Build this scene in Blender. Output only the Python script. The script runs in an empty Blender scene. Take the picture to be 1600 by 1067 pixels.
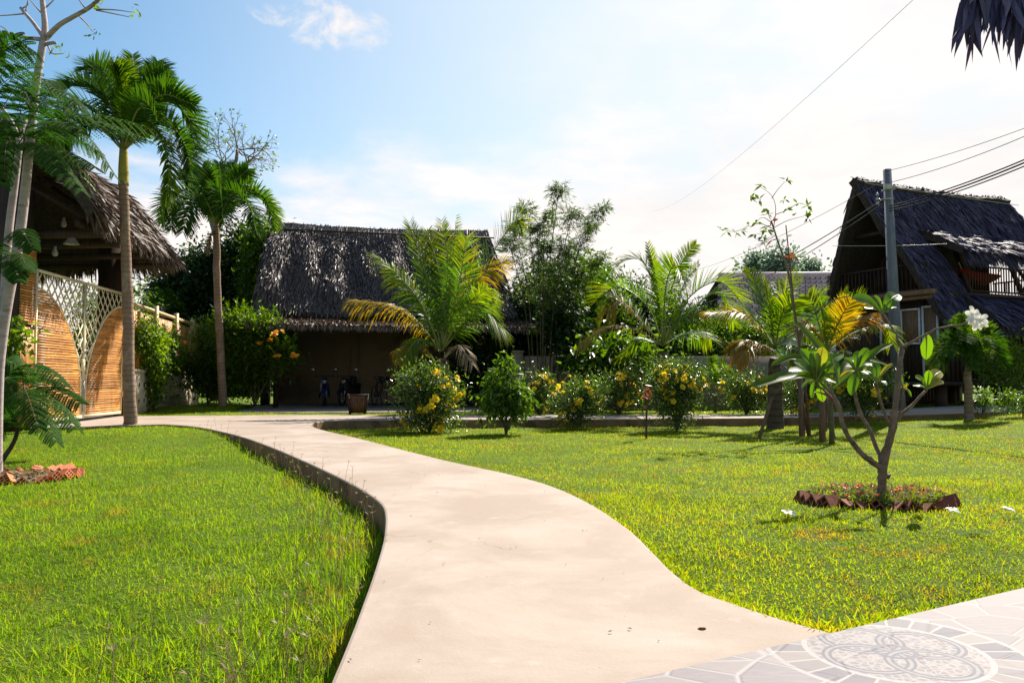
import bpy, math, random
import numpy as np
from mathutils import Vector, Matrix

R = math.radians
S = bpy.context.scene
COL = S.collection
rng = np.random.default_rng(11)
random.seed(5)

# ------------------------------------------------------------------ camera, sky, sun, exposure
CAM_Z = 1.0
F = 1240.0
PITCH = math.atan2(590 - 533.5, F)
cam_d = bpy.data.cameras.new("camera")
cam = bpy.data.objects.new("camera", cam_d)
COL.objects.link(cam)
cam.location = (0, 0, CAM_Z)
cam.rotation_euler = (R(90) + PITCH, 0, 0)
cam_d.sensor_width = 36
cam_d.lens = F / 1600 * 36
cam_d.clip_start = 0.05
cam_d.clip_end = 3000
S.camera = cam

SUN_AZ, SUN_EL = R(32), R(43)          # azimuth measured from +Y towards +X
SUN = Vector((math.sin(SUN_AZ) * math.cos(SUN_EL), math.cos(SUN_AZ) * math.cos(SUN_EL), math.sin(SUN_EL)))
sl = bpy.data.lights.new("sun", 'SUN')
sl.energy = 5.0
sl.angle = R(0.5)
sl.color = (1.0, 0.93, 0.82)
so = bpy.data.objects.new("sun", sl)
so.rotation_euler = SUN.to_track_quat('Z', 'Y').to_euler()
COL.objects.link(so)

S.view_settings.view_transform = 'Standard'
S.view_settings.look = 'None'
S.view_settings.exposure = 1.15
S.view_settings.gamma = 1
S.render.engine = 'CYCLES'
S.cycles.max_bounces = 8
S.cycles.diffuse_bounces = 2
S.cycles.transmission_bounces = 4
S.cycles.transparent_max_bounces = 6


class E:
    """tiny node-expression helper"""
    def __init__(s, nt, sock): s.nt, s.s = nt, sock
    def op(s, o, b=None, c=None):
        n = s.nt.nodes.new('ShaderNodeMath'); n.operation = o
        for i, v in enumerate((s, b, c)):
            if v is None: continue
            if isinstance(v, E): s.nt.links.new(v.s, n.inputs[i])
            else: n.inputs[i].default_value = v
        return E(s.nt, n.outputs[0])
    def __add__(s, b): return s.op('ADD', b)
    def __sub__(s, b): return s.op('SUBTRACT', b)
    def __mul__(s, b): return s.op('MULTIPLY', b)
    def __truediv__(s, b): return s.op('DIVIDE', b)
    def lt(s, b): return s.op('LESS_THAN', b)
    def gt(s, b): return s.op('GREATER_THAN', b)
    def abs(s): return s.op('ABSOLUTE')
    def sat(s):
        r = s.op('ADD', 0.0); r.s.node.use_clamp = True; return r
    def step(s, a, b):
        n = s.nt.nodes.new('ShaderNodeMapRange'); n.interpolation_type = 'SMOOTHSTEP'
        s.nt.links.new(s.s, n.inputs[0]); n.inputs[1].default_value = a; n.inputs[2].default_value = b
        return E(s.nt, n.outputs[0])


def mixc(nt, f, a, b, mode='MIX'):
    n = nt.nodes.new('ShaderNodeMix'); n.data_type = 'RGBA'; n.blend_type = mode
    for i, v in ((0, f), (6, a), (7, b)):
        if isinstance(v, E): nt.links.new(v.s, n.inputs[i])
        elif hasattr(v, 'node'): nt.links.new(v, n.inputs[i])
        elif i == 0: n.inputs[0].default_value = v
        else: n.inputs[i].default_value = (*v, 1) if len(v) == 3 else v
    return n.outputs[2]


def noise(nt, vec, scale, detail=4, rough=0.55, dist=0.0):
    n = nt.nodes.new('ShaderNodeTexNoise')
    if vec is not None: nt.links.new(vec, n.inputs['Vector'])
    n.inputs['Scale'].default_value = scale; n.inputs['Detail'].default_value = detail
    n.inputs['Roughness'].default_value = rough; n.inputs['Distortion'].default_value = dist
    return E(nt, n.outputs[0])


# the sky: Nishita with soft thin clouds laid on a plane high above (by direction, not by screen)
W = bpy.data.worlds.new("World"); S.world = W; W.use_nodes = True
nt = W.node_tree; nt.nodes.clear()
sky = nt.nodes.new('ShaderNodeTexSky'); sky.sky_type = 'NISHITA'; sky.sun_disc = False
sky.sun_elevation = SUN_EL; sky.sun_rotation = SUN_AZ
sky.air_density = 1.0; sky.dust_density = 1.0; sky.ozone_density = 1.5; sky.altitude = 0
tc = nt.nodes.new('ShaderNodeTexCoord')
sp = nt.nodes.new('ShaderNodeSeparateXYZ'); nt.links.new(tc.outputs['Generated'], sp.inputs[0])
dx, dy, dz = (E(nt, sp.outputs[i]) for i in range(3))
den = dz.op('MAXIMUM', 0.0) + 0.12
cb = nt.nodes.new('ShaderNodeCombineXYZ')
nt.links.new((dx / den).s, cb.inputs[0]); nt.links.new((dy / den * 1.0).s, cb.inputs[1])
n1 = noise(nt, cb.outputs[0], 0.75, 7, 0.58, 0.3)
n2 = noise(nt, cb.outputs[0], 2.6, 6, 0.6, 0.2)
elev = dz                                           # sine of the elevation
band = elev.step(0.34, 0.13)                        # more cloud low over the horizon
veil = dx.step(-0.15, 0.5) * dy.step(-0.2, 0.3)      # thin high cloud on the sunny side
cl = (n1 * 0.8 + n2 * 0.2 + band * 0.27 + veil * 0.25).step(0.53, 0.78)
# small puff high up, left of centre
px_, pz_ = dx - (-0.205), dz - 0.405
puff = px_ * px_ + pz_ * pz_ * 4.5
n3 = noise(nt, tc.outputs['Generated'], 17, 6, 0.62, 0.4)
puff = (puff * -1.0 + (n3 - 0.5) * 0.034 + 0.0035).step(0.0, 0.009) * dy.gt(0.0)
cl = (cl * (elev.step(0.42, 0.30) * (veil * -1.0 + 1.0) + veil) + puff).sat()
cl = cl * elev.step(-0.02, 0.05)
hv = nt.nodes.new('ShaderNodeHueSaturation'); hv.inputs['Hue'].default_value = 0.488; hv.inputs['Saturation'].default_value = 1.22; hv.inputs['Value'].default_value = 1.22
nt.links.new(sky.outputs[0], hv.inputs['Color'])
shade = (n2 * 0.6 + n1 * 0.4).step(0.36, 0.62)       # thicker and thinner cloud
haze_s = mixc(nt, (dx.step(-0.55, 0.22) * dy.step(-0.2, 0.4)) * 0.80, hv.outputs[0], (6.5, 7.2, 7.5))
col = mixc(nt, cl * 0.95, haze_s, mixc(nt, shade, (7.3, 7.0, 6.85), (8.8, 7.9, 7.4)))
bg = nt.nodes.new('ShaderNodeBackground'); bg.inputs['Strength'].default_value = 0.060
nt.links.new(col, bg.inputs['Color'])
wo = nt.nodes.new('ShaderNodeOutputWorld'); nt.links.new(bg.outputs[0], wo.inputs['Surface'])


# ------------------------------------------------------------------ photo geometry helpers
def ray(px, py):
    x = (px - 800) / F; y = (533.5 - py) / F
    c, s = math.cos(PITCH), math.sin(PITCH)
    return np.array([x, c - y * s, s + y * c])


def at(px, py, Y):
    d = ray(px, py); t = Y / d[1]
    return np.array([0, 0, CAM_Z]) + d * t


def gr(px, py, z=0.0):
    d = ray(px, py); t = (z - CAM_Z) / d[2]
    return np.array([0, 0, CAM_Z]) + d * t


def nrm(v):
    v = np.asarray(v, float)
    return v / (np.linalg.norm(v, axis=-1, keepdims=True) + 1e-12)


def curve(pts, n):
    """Catmull-Rom through the points"""
    P = np.array(pts, float)
    if len(P) == 2:
        t = np.linspace(0, 1, n)[:, None]; return P[0] * (1 - t) + P[1] * t
    E_ = np.vstack([2 * P[0] - P[1], P, 2 * P[-1] - P[-2]])
    u = np.linspace(0, len(P) - 1 - 1e-6, n); i = u.astype(int); f = (u - i)[:, None]
    a, b, c, d = E_[i], E_[i + 1], E_[i + 2], E_[i + 3]
    return 0.5 * (2 * b + (c - a) * f + (2 * a - 5 * b + 4 * c - d) * f ** 2 + (3 * b - a - 3 * c + d) * f ** 3)


# ------------------------------------------------------------------ mesh collector
class Geo:
    def __init__(s): s.V, s.T, s.Q, s.TM, s.QM, s.n = [], [], [], [], [], 0
    def add(s, v, t=None, q=None, m=0):
        v = np.asarray(v, float).reshape(-1, 3)
        if t is not None and len(t):
            t = np.asarray(t, np.int64).reshape(-1, 3); s.T.append(t + s.n); s.TM.append(np.full(len(t), m))
        if q is not None and len(q):
            q = np.asarray(q, np.int64).reshape(-1, 4); s.Q.append(q + s.n); s.QM.append(np.full(len(q), m))
        s.V.append(v); s.n += len(v)
        return s
    def box(s, c, size, ax=None, m=0, taper=1.0):
        """ax: 3x3 rows = local axes"""
        h = np.array(size) / 2
        k = np.array([[x, y, z] for z in (-1, 1) for y in (-1, 1) for x in (-1, 1)], float)
        v = k * h
        v[4:, :2] *= taper
        if ax is not None: v = v @ np.array(ax, float)
        return s.add(v + np.array(c, float), q=[[0, 2, 3, 1], [4, 5, 7, 6], [0, 1, 5, 4], [2, 6, 7, 3], [0, 4, 6, 2], [1, 3, 7, 5]], m=m)
    def bar(s, a, b, w, h=None, up=(0, 0, 1), m=0):
        a = np.array(a, float); b = np.array(b, float); d = b - a; L = np.linalg.norm(d)
        x = d / L; u = np.array(up, float)
        if abs(np.dot(x, u)) > 0.98: u = np.array([1.0, 0, 0])
        y = nrm(np.cross(u, x)); z = np.cross(x, y)
        return s.box((a + b) / 2, (L, w, h or w), (x, y, z), m)
    def tube(s, pts, r, k=6, cap=True, m=0):
        P = np.asarray(pts, float); n = len(P)
        rr = np.broadcast_to(np.asarray(r, float), (n,))
        T = nrm(np.gradient(P, axis=0))
        ref = np.array([0, 0, 1.0]) if abs(T[0][2]) < 0.9 else np.array([1.0, 0, 0])
        X = np.zeros((n, 3)); x = nrm(np.cross(ref, T[0]))
        for i in range(n):
            x = nrm(x - T[i] * np.dot(x, T[i])); X[i] = x
        Y = np.cross(T, X)
        a = np.linspace(0, 2 * np.pi, k, endpoint=False)
        v = P[:, None] + rr[:, None, None] * (np.cos(a)[None, :, None] * X[:, None] + np.sin(a)[None, :, None] * Y[:, None])
        i = np.arange(n - 1)[:, None] * k; j = np.arange(k)[None]; j2 = (j + 1) % k
        q = np.stack([i + j, i + j2, i + k + j2, i + k + j], -1).reshape(-1, 4)
        v = v.reshape(-1, 3); t = []
        if cap:
            v = np.vstack([v, P[0], P[-1]]); b = n * k
            for jj in range(k):
                t.append([b, (jj + 1) % k, jj]); t.append([b + 1, (n - 1) * k + jj, (n - 1) * k + (jj + 1) % k])
        return s.add(v, t=t, q=q, m=m)
    def grid(s, P, m=0, flip=False):
        P = np.asarray(P, float); a, b = P.shape[:2]
        i = np.arange(a - 1)[:, None] * b; j = np.arange(b - 1)[None]
        q = np.stack([i + j, i + j + 1, i + b + j + 1, i + b + j], -1).reshape(-1, 4)
        if flip: q = q[:, ::-1]
        return s.add(P.reshape(-1, 3), q=q, m=m)
    def lathe(s, prof, k=16, c=(0, 0, 0), m=0, ax=None):
        a = np.linspace(0, 2 * np.pi, k, endpoint=False)
        pr = np.array(prof, float)
        v = np.stack([pr[:, :1] * np.cos(a), pr[:, :1] * np.sin(a), np.repeat(pr[:, 1:], k, 1)], -1)
        n = len(pr); i = np.arange(n - 1)[:, None] * k; j = np.arange(k)[None]; j2 = (j + 1) % k
        q = np.stack([i + j, i + j2, i + k + j2, i + k + j], -1).reshape(-1, 4)
        v = v.reshape(-1, 3)
        if ax is not None: v = v @ np.array(ax, float)
        return s.add(v + np.array(c), q=q, m=m)
    def leaves(s, P, D, N, L, Wd, m=0, fold=0.18, bow=0.0, wide=0.45):
        """folded diamonds: one island per leaf"""
        P = np.asarray(P, float); n = len(P)
        D = nrm(D); N = nrm(N - D * (N * D).sum(1, keepdims=True)); X = np.cross(D, N)
        L = np.broadcast_to(np.asarray(L, float), (n,))[:, None]; Wd = np.broadcast_to(np.asarray(Wd, float), (n,))[:, None]
        mid = P + D * L * wide + N * Wd * fold
        v = np.stack([P, mid - X * Wd / 2, P + D * L - N * L * bow, mid + X * Wd / 2], 1).reshape(-1, 3)
        b = np.arange(n)[:, None] * 4
        t = np.concatenate([b + [0, 1, 2], b + [0, 2, 3]], 0)
        return s.add(v, t=t, m=m)
    def strips(s, P, D, X, L, Wd, droop=0.0, m=0, prof=(0.6, 1.0, 0.75), dvec=(0, 0, -1)):
        """tapering 3-segment blades, drooping along dvec"""
        P = np.asarray(P, float); n = len(P); D = nrm(D); X = nrm(X - D * (X * D).sum(1, keepdims=True))
        L = np.broadcast_to(np.asarray(L, float), (n,))[:, None]; Wd = np.broadcast_to(np.asarray(Wd, float), (n,))[:, None]
        dr = np.broadcast_to(np.asarray(droop, float), (n,))[:, None] * L; dv = np.asarray(dvec, float)
        ks = (0.0, 0.36, 0.72)
        rows = []
        for k, w in zip(ks, prof):
            c = P + D * L * k + dv * dr * k * k
            rows += [c - X * Wd * w / 2, c + X * Wd * w / 2]
        rows.append(P + D * L + dv * dr)
        v = np.stack(rows, 1).reshape(-1, 3); b = np.arange(n)[:, None] * 7
        q = np.concatenate([b + [0, 1, 3, 2], b + [2, 3, 5, 4]], 0); t = b + [4, 5, 6]
        return s.add(v, t=t, q=q, m=m)
    def build(s, name, mats, parent=None, smooth=False, M=None, loc=None):
        v = np.concatenate(s.V)
        if M is not None:
            Mn = np.array(M); v = v @ Mn[:3, :3].T + Mn[:3, 3]
        off = np.zeros(3)
        p = parent
        while p is not None:
            off += np.array(p.location); p = p.parent
        if loc is not None: off = off + np.array(loc, float)
        v = v - off
        T = np.concatenate(s.T) if s.T else np.zeros((0, 3), np.int64)
        Q = np.concatenate(s.Q) if s.Q else np.zeros((0, 4), np.int64)
        me = bpy.data.meshes.new(name)
        me.vertices.add(len(v)); me.vertices.foreach_set('co', v.astype(np.float32).ravel())
        me.loops.add(T.size + Q.size); me.polygons.add(len(T) + len(Q))
        me.loops.foreach_set('vertex_index', np.concatenate([T.ravel(), Q.ravel()]).astype(np.int32))
        ls = np.concatenate([np.arange(len(T)) * 3, len(T) * 3 + np.arange(len(Q)) * 4]).astype(np.int32)
        me.polygons.foreach_set('loop_start', ls)
        mi = np.concatenate((s.TM or [np.zeros(0)]) + (s.QM or [np.zeros(0)])).astype(np.int32)
        me.polygons.foreach_set('material_index', mi)
        if smooth: me.polygons.foreach_set('use_smooth', np.ones(len(mi), bool))
        for m in (mats if isinstance(mats, (list, tuple)) else [mats]): me.materials.append(m)
        me.update(calc_edges=True)
        o = bpy.data.objects.new(name, me); COL.objects.link(o)
        if parent is not None: o.parent = parent
        if loc is not None: o.location = tuple(loc)
        return o


def tag(o, label=None, cat=None, group=None, kind=None):
    if label: o['label'] = label
    if cat: o['category'] = cat
    if group: o['group'] = group
    if kind: o['kind'] = kind
    return o


def thing(name, label, cat, loc, group=None):
    o = bpy.data.objects.new(name, None); o.empty_display_size = 0.2
    o.location = tuple(float(a) for a in loc); COL.objects.link(o)
    return tag(o, label, cat, group)


def copy_tree(o, parent=None):
    c = o.copy(); COL.objects.link(c)
    if parent is not None: c.parent = parent
    for ch in list(o.children): copy_tree(ch, c)
    return c


# ------------------------------------------------------------------ materials
MATS = {}


def new_mat(name):
    m = bpy.data.materials.new(name); m.use_nodes = True; m.node_tree.nodes.clear()
    return m, m.node_tree


def finish(nt, shader):
    o = nt.nodes.new('ShaderNodeOutputMaterial'); nt.links.new(shader, o.inputs['Surface'])


def pbsdf(nt, color, rough=0.6, spec=0.3, metal=0.0):
    b = nt.nodes.new('ShaderNodeBsdfPrincipled')
    if hasattr(color, 'node'): nt.links.new(color, b.inputs['Base Color'])
    else: b.inputs['Base Color'].default_value = (*color, 1)
    if isinstance(rough, E): nt.links.new(rough.s, b.inputs['Roughness'])
    else: b.inputs['Roughness'].default_value = rough
    b.inputs['Specular IOR Level'].default_value = spec; b.inputs['Metallic'].default_value = metal
    return b


def bump(nt, b, h, strength=0.3, dist=0.02):
    n = nt.nodes.new('ShaderNodeBump'); n.inputs['Strength'].default_value = strength; n.inputs['Distance'].default_value = dist
    nt.links.new(h.s, n.inputs['Height']); nt.links.new(n.outputs[0], b.inputs['Normal'])


def objco(nt, scale=(1, 1, 1)):
    t = nt.nodes.new('ShaderNodeTexCoord'); mp = nt.nodes.new('ShaderNodeMapping')
    mp.inputs['Scale'].default_value = scale; nt.links.new(t.outputs['Object'], mp.inputs['Vector'])
    return mp.outputs[0]


def pmat(name, c1, c2, scale=6, rough=0.7, bmp=0.3, stretch=(1, 1, 1), spec=0.25, island=0.0, metal=0.0, c3=None, bd=0.02):
    """two-tone noise paint with bump; island = strength of brightness change from piece to piece"""
    m, nt = new_mat(name); co = objco(nt, stretch)
    a = noise(nt, co, scale, 6, 0.6); b2 = noise(nt, co, scale * 5.3, 4, 0.6)
    col = mixc(nt, (a * 0.7 + b2 * 0.3).step(0.36, 0.64), c1, c2)
    if c3: col = mixc(nt, noise(nt, co, scale * 0.35, 5, 0.65, 0.6).step(0.56, 0.68), col, c3)
    if island:
        g = nt.nodes.new('ShaderNodeNewGeometry'); r = E(nt, g.outputs['Random Per Island'])
        hv = nt.nodes.new('ShaderNodeHueSaturation'); nt.links.new(col, hv.inputs['Color'])
        nt.links.new((r * (2 * island) + (1 - island)).s, hv.inputs['Value']); col = hv.outputs[0]
    p = pbsdf(nt, col, rough, spec, metal)
    if bmp: bump(nt, p, a * 0.5 + b2 * 0.5, bmp, bd)
    finish(nt, p.outputs[0]); return m


def leafmat(name, cols, trans=0.45, tcol=None, rough=0.45, spec=0.35, patch=None):
    """leaf with light shining through it; cols run over the random value of each leaf"""
    m, nt = new_mat(name)
    g = nt.nodes.new('ShaderNodeNewGeometry')
    cr = nt.nodes.new('ShaderNodeValToRGB'); nt.links.new(g.outputs['Random Per Island'], cr.inputs[0])
    e = cr.color_ramp.elements
    while len(e) < len(cols): e.new(0.5)
    for i, c in enumerate(cols):
        e[i].position = i / max(1, len(cols) - 1); e[i].color = (*c, 1)
    base = cr.outputs[0]
    if patch:                                            # broad patches of another colour over the ground
        co = objco(nt); base = mixc(nt, noise(nt, co, 0.6, 6, 0.68, 0.5).step(0.47, 0.60) * 0.9, base, patch[0], 'MULTIPLY')
        base = mixc(nt, noise(nt, co, 1.5, 6, 0.72, 0.8).step(0.535, 0.64) * 0.75, base, patch[1])
    p = pbsdf(nt, base, rough, spec)
    t = nt.nodes.new('ShaderNodeBsdfTranslucent')
    nt.links.new(mixc(nt, 1.0, base, tcol or (2.2, 2.0, 0.6), 'MULTIPLY'), t.inputs['Color'])
    mx = nt.nodes.new('ShaderNodeMixShader'); mx.inputs[0].default_value = trans
    nt.links.new(p.outputs[0], mx.inputs[1]); nt.links.new(t.outputs[0], mx.inputs[2])
    finish(nt, mx.outputs[0]); return m


M = {}
M['grass'] = leafmat('grass_blade', [(0.095, 0.20, 0.006), (0.14, 0.25, 0.008), (0.18, 0.28, 0.010), (0.19, 0.26, 0.016), (0.22, 0.21, 0.04)], 0.5, (2.0, 1.95, 0.3), 0.6, 0.12, ((0.62, 0.70, 0.65), (0.25, 0.185, 0.04)))
M['grass_right'] = leafmat('carpet_grass_blade', [(0.12, 0.21, 0.006), (0.16, 0.26, 0.007), (0.20, 0.28, 0.009), (0.24, 0.28, 0.014), (0.26, 0.21, 0.035)], 0.55, (2.1, 1.9, 0.28), 0.6, 0.12, ((0.66, 0.72, 0.6), (0.33, 0.19, 0.04)))
M['seed'] = leafmat('seed_head', [(0.25, 0.2, 0.1), (0.2, 0.12, 0.08)], 0.4, (1.4, 1.2, 0.8))
M['coco'] = leafmat('coconut_leaflet', [(0.030, 0.075, 0.012), (0.045, 0.10, 0.015), (0.075, 0.14, 0.010)], 0.45, (2.8, 2.7, 0.3), 0.42, 0.25)
M['coco_tip'] = leafmat('lime_leaflet_tip', [(0.07, 0.14, 0.010), (0.10, 0.16, 0.010), (0.16, 0.18, 0.012)], 0.52, (2.3, 2.1, 0.3), 0.5, 0.2)
M['thatch_skirt'] = leafmat('sunlit_thatch_leaf', [(0.09, 0.065, 0.055), (0.20, 0.15, 0.125), (0.34, 0.26, 0.22)], 0.05, (1.2, 1.1, 0.9), 0.55, 0.3)  # lighter thatch copy, sunlight on the skirt put into its colour
M['coco_yellow'] = leafmat('yellowing_leaflet', [(0.13, 0.14, 0.010), (0.24, 0.18, 0.010), (0.32, 0.20, 0.012)], 0.5, (2.0, 1.75, 0.35), 0.4, 0.4)
M['coco_orange'] = leafmat('orange_leaflet', [(0.22, 0.16, 0.012), (0.34, 0.15, 0.015), (0.30, 0.20, 0.03)], 0.5, (1.8, 1.5, 0.5), 0.4, 0.3)
M['coco_dry'] = leafmat('dry_leaflet', [(0.20, 0.14, 0.08), (0.28, 0.20, 0.11)], 0.25, (1.2, 1.1, 0.8), 0.7, 0.2)
M['palm'] = leafmat('palm_leaflet', [(0.020, 0.060, 0.012), (0.035, 0.085, 0.014), (0.045, 0.095, 0.008)], 0.27, (2.5, 2.6, 0.35), 0.7, 0.02)
M['palm_light'] = leafmat('young_palm_leaflet', [(0.05, 0.11, 0.010), (0.09, 0.15, 0.010)], 0.48, (2.3, 2.2, 0.3), 0.6, 0.05)
M['feather'] = leafmat('feathery_leaflet', [(0.014, 0.050, 0.007), (0.022, 0.072, 0.008), (0.032, 0.095, 0.008)], 0.28, (2.0, 2.3, 0.35), 0.7, 0.03)
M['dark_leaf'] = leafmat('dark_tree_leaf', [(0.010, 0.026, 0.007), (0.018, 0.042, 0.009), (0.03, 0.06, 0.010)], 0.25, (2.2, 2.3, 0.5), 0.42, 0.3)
M['mid_leaf'] = leafmat('green_shrub_leaf', [(0.028, 0.065, 0.008), (0.05, 0.10, 0.010), (0.09, 0.15, 0.012)], 0.4, (2.5, 2.5, 0.35), 0.42, 0.3)
M['lite_leaf'] = leafmat('light_shrub_leaf', [(0.05, 0.11, 0.010), (0.08, 0.15, 0.012), (0.13, 0.19, 0.010)], 0.45, (2.2, 2.1, 0.3), 0.42, 0.3)
M['bamboo_leaf'] = leafmat('bamboo_leaf', [(0.03, 0.065, 0.014), (0.05, 0.095, 0.018), (0.08, 0.13, 0.02)], 0.38, (2.2, 2.2, 0.6), 0.4, 0.4)
M['allamanda'] = leafmat('glossy_bush_leaf', [(0.026, 0.055, 0.014), (0.055, 0.10, 0.02), (0.11, 0.17, 0.03)], 0.38, (2.2, 2.2, 0.45), 0.26, 0.7)
M['flower_y'] = leafmat('yellow_petal', [(0.85, 0.60, 0.02), (0.88, 0.70, 0.06)], 0.4, (1.3, 1.2, 0.5), 0.5, 0.2)
M['flower_o'] = leafmat('orange_petal', [(0.80, 0.34, 0.02), (0.85, 0.48, 0.03)], 0.4, (1.3, 1.1, 0.6), 0.5, 0.2)
M['flower_r'] = leafmat('red_petal', [(0.50, 0.06, 0.03), (0.65, 0.16, 0.10)], 0.35, (1.3, 1.0, 1.0), 0.5, 0.2)
M['flower_w'] = leafmat('white_petal', [(0.80, 0.78, 0.70), (0.82, 0.80, 0.76)], 0.35, (1.0, 1.0, 0.95), 0.5, 0.2)
M['plum_leaf'] = leafmat('plumeria_leaf', [(0.05, 0.115, 0.012), (0.08, 0.155, 0.014)], 0.48, (2.2, 2.2, 0.3), 0.35, 0.35)
M['plum_leaf_yellow'] = leafmat('yellow_plumeria_leaf', [(0.22, 0.24, 0.014), (0.28, 0.24, 0.015)], 0.5, (1.8, 1.7, 0.3), 0.3, 0.5)
M['red_leaf'] = leafmat('red_leaf', [(0.20, 0.05, 0.025), (0.26, 0.09, 0.04)], 0.3, (1.8, 1.2, 0.8), 0.4, 0.4)
M['banana'] = leafmat('banana_leaf', [(0.04, 0.085, 0.010), (0.07, 0.11, 0.010)], 0.5, (2.4, 2.1, 0.3), 0.45, 0.25)
M['far_leaf'] = leafmat('far_tree_leaf', [(0.10, 0.15, 0.12), (0.14, 0.19, 0.15)], 0.4, (1.6, 1.7, 1.3), 0.6, 0.2)  # paler and bluish: distance haze put into the leaf colour
M['thatch'] = leafmat('thatch_leaf', [(0.062, 0.046, 0.047), (0.11, 0.083, 0.080), (0.155, 0.118, 0.11), (0.225, 0.175, 0.155)], 0.04, (1.2, 1.1, 1.0), 0.5, 0.35)
M['thatch_warm'] = leafmat('warm_thatch_leaf', [(0.06, 0.042, 0.034), (0.13, 0.09, 0.07), (0.23, 0.165, 0.13)], 0.05, (1.2, 1.1, 0.9), 0.55, 0.3)
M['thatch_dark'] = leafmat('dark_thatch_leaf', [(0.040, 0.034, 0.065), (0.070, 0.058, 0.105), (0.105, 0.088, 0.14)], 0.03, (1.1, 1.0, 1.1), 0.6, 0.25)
M['thatch_base'] = pmat('thatch_underlayer', (0.03, 0.022, 0.018), (0.065, 0.05, 0.042), 14, 0.9, 0.5)
M['concrete'] = None
M['bark_pale'] = pmat('pale_bark', (0.30, 0.24, 0.235), (0.42, 0.345, 0.34), 5, 0.75, 0.4, (1, 1, 3.5), c3=(0.15, 0.115, 0.105))
M['bark_dark'] = pmat('dark_bark', (0.05, 0.035, 0.028), (0.11, 0.08, 0.06), 9, 0.85, 0.6, (1, 1, 0.4))
M['bark_grey'] = pmat('grey_bark', (0.13, 0.10, 0.08), (0.24, 0.19, 0.15), 10, 0.8, 0.5, (1, 1, 0.5), c3=(0.09, 0.07, 0.05))
M['bark_plum'] = pmat('plumeria_bark', (0.11, 0.075, 0.05), (0.21, 0.155, 0.11), 14, 0.7, 0.5, (1, 1, 1), c3=(0.07, 0.05, 0.035))
M['stake'] = pmat('weathered_stake', (0.12, 0.065, 0.04), (0.20, 0.115, 0.07), 10, 0.8, 0.4, (2, 2, 0.3))
M['bamboo'] = pmat('orange_bamboo', (0.42, 0.165, 0.03), (0.56, 0.26, 0.06), 5, 0.45, 0.15, (1, 1, 1), 0.4, island=0.34, c3=(0.30, 0.105, 0.02))
M['bamboo_pale'] = pmat('pale_bamboo', (0.48, 0.33, 0.15), (0.60, 0.44, 0.24), 6, 0.5, 0.2, island=0.15)
M['bamboo_dark'] = pmat('dark_bamboo', (0.10, 0.055, 0.03), (0.17, 0.095, 0.05), 6, 0.6, 0.2, island=0.25)
M['cream'] = pmat('cream_painted_metal', (0.62, 0.54, 0.33), (0.70, 0.62, 0.41), 8, 0.45, 0.05)
M['white_frame'] = pmat('white_painted_wood', (0.55, 0.54, 0.56), (0.66, 0.65, 0.66), 8, 0.5, 0.05)
M['wood_dark'] = pmat('dark_wood', (0.034, 0.020, 0.013), (0.062, 0.036, 0.022), 5, 0.65, 0.25, (6, 6, 0.6), island=0.2)
M['tub'] = pmat('stained_tub_wood', (0.075, 0.035, 0.018), (0.13, 0.065, 0.035), 5, 0.6, 0.25, (6, 6, 0.6), island=0.3)
M['wood_mid'] = pmat('brown_wood', (0.14, 0.075, 0.04), (0.24, 0.14, 0.08), 5, 0.6, 0.25, (6, 6, 0.6), island=0.2)
M['plaster'] = pmat('beige_plaster', (0.27, 0.21, 0.14), (0.31, 0.245, 0.165), 2, 0.85, 0.15, c3=(0.22, 0.165, 0.105))
M['wall_stone'] = pmat('cream_block', (0.46, 0.38, 0.27), (0.58, 0.50, 0.37), 4, 0.85, 0.3, c3=(0.36, 0.28, 0.19))
M['pole'] = pmat('grey_concrete_pole', (0.115, 0.12, 0.14), (0.17, 0.175, 0.20), 3, 0.85, 0.2, (1, 1, 0.3), c3=(0.085, 0.085, 0.095))
M['brick'] = pmat('terracotta', (0.46, 0.13, 0.055), (0.58, 0.20, 0.09), 14, 0.8, 0.3, c3=(0.26, 0.09, 0.05))
M['brick_shaded'] = pmat('shaded_terracotta', (0.16, 0.055, 0.032), (0.25, 0.085, 0.05), 14, 0.85, 0.4, c3=(0.07, 0.035, 0.025))  # darker copy of the brick, backlit shade put into its colour
M['kerb_side'] = pmat('shaded_kerb_concrete', (0.17, 0.105, 0.055), (0.26, 0.165, 0.09), 3, 0.9, 0.4, c3=(0.085, 0.05, 0.028))  # brown kerb faces, with their shade darkened into the colour
M['hole'] = pmat('hollow_inside', (0.03, 0.014, 0.008), (0.05, 0.022, 0.014), 10, 0.95, 0, spec=0.0)
M['soil'] = pmat('dry_soil', (0.10, 0.065, 0.04), (0.20, 0.14, 0.09), 22, 0.95, 0.8)
M['black'] = pmat('black_rubber', (0.012, 0.012, 0.013), (0.022, 0.022, 0.024), 12, 0.6, 0.05)
M['wire'] = pmat('black_cable', (0.02, 0.02, 0.03), (0.03, 0.03, 0.045), 8, 0.5, 0)
M['wire_pale'] = pmat('pale_cable', (0.45, 0.42, 0.42), (0.55, 0.52, 0.5), 8, 0.4, 0)
M['metal'] = pmat('grey_metal', (0.35, 0.35, 0.36), (0.45, 0.45, 0.46), 8, 0.3, 0.03, metal=0.8)
M['mirror'] = pmat('chrome_mirror', (0.85, 0.85, 0.87), (0.9, 0.9, 0.9), 8, 0.08, 0, metal=1.0)
M['blue_paint'] = pmat('dark_blue_paint', (0.015, 0.03, 0.08), (0.02, 0.04, 0.10), 8, 0.25, 0, spec=0.6)
M['red_cloth'] = pmat('red_cloth', (0.42, 0.02, 0.02), (0.55, 0.05, 0.03), 12, 0.8, 0.2)
M['lampwhite'] = pmat('white_enamel', (0.42, 0.40, 0.36), (0.50, 0.48, 0.43), 8, 0.35, 0)
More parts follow.
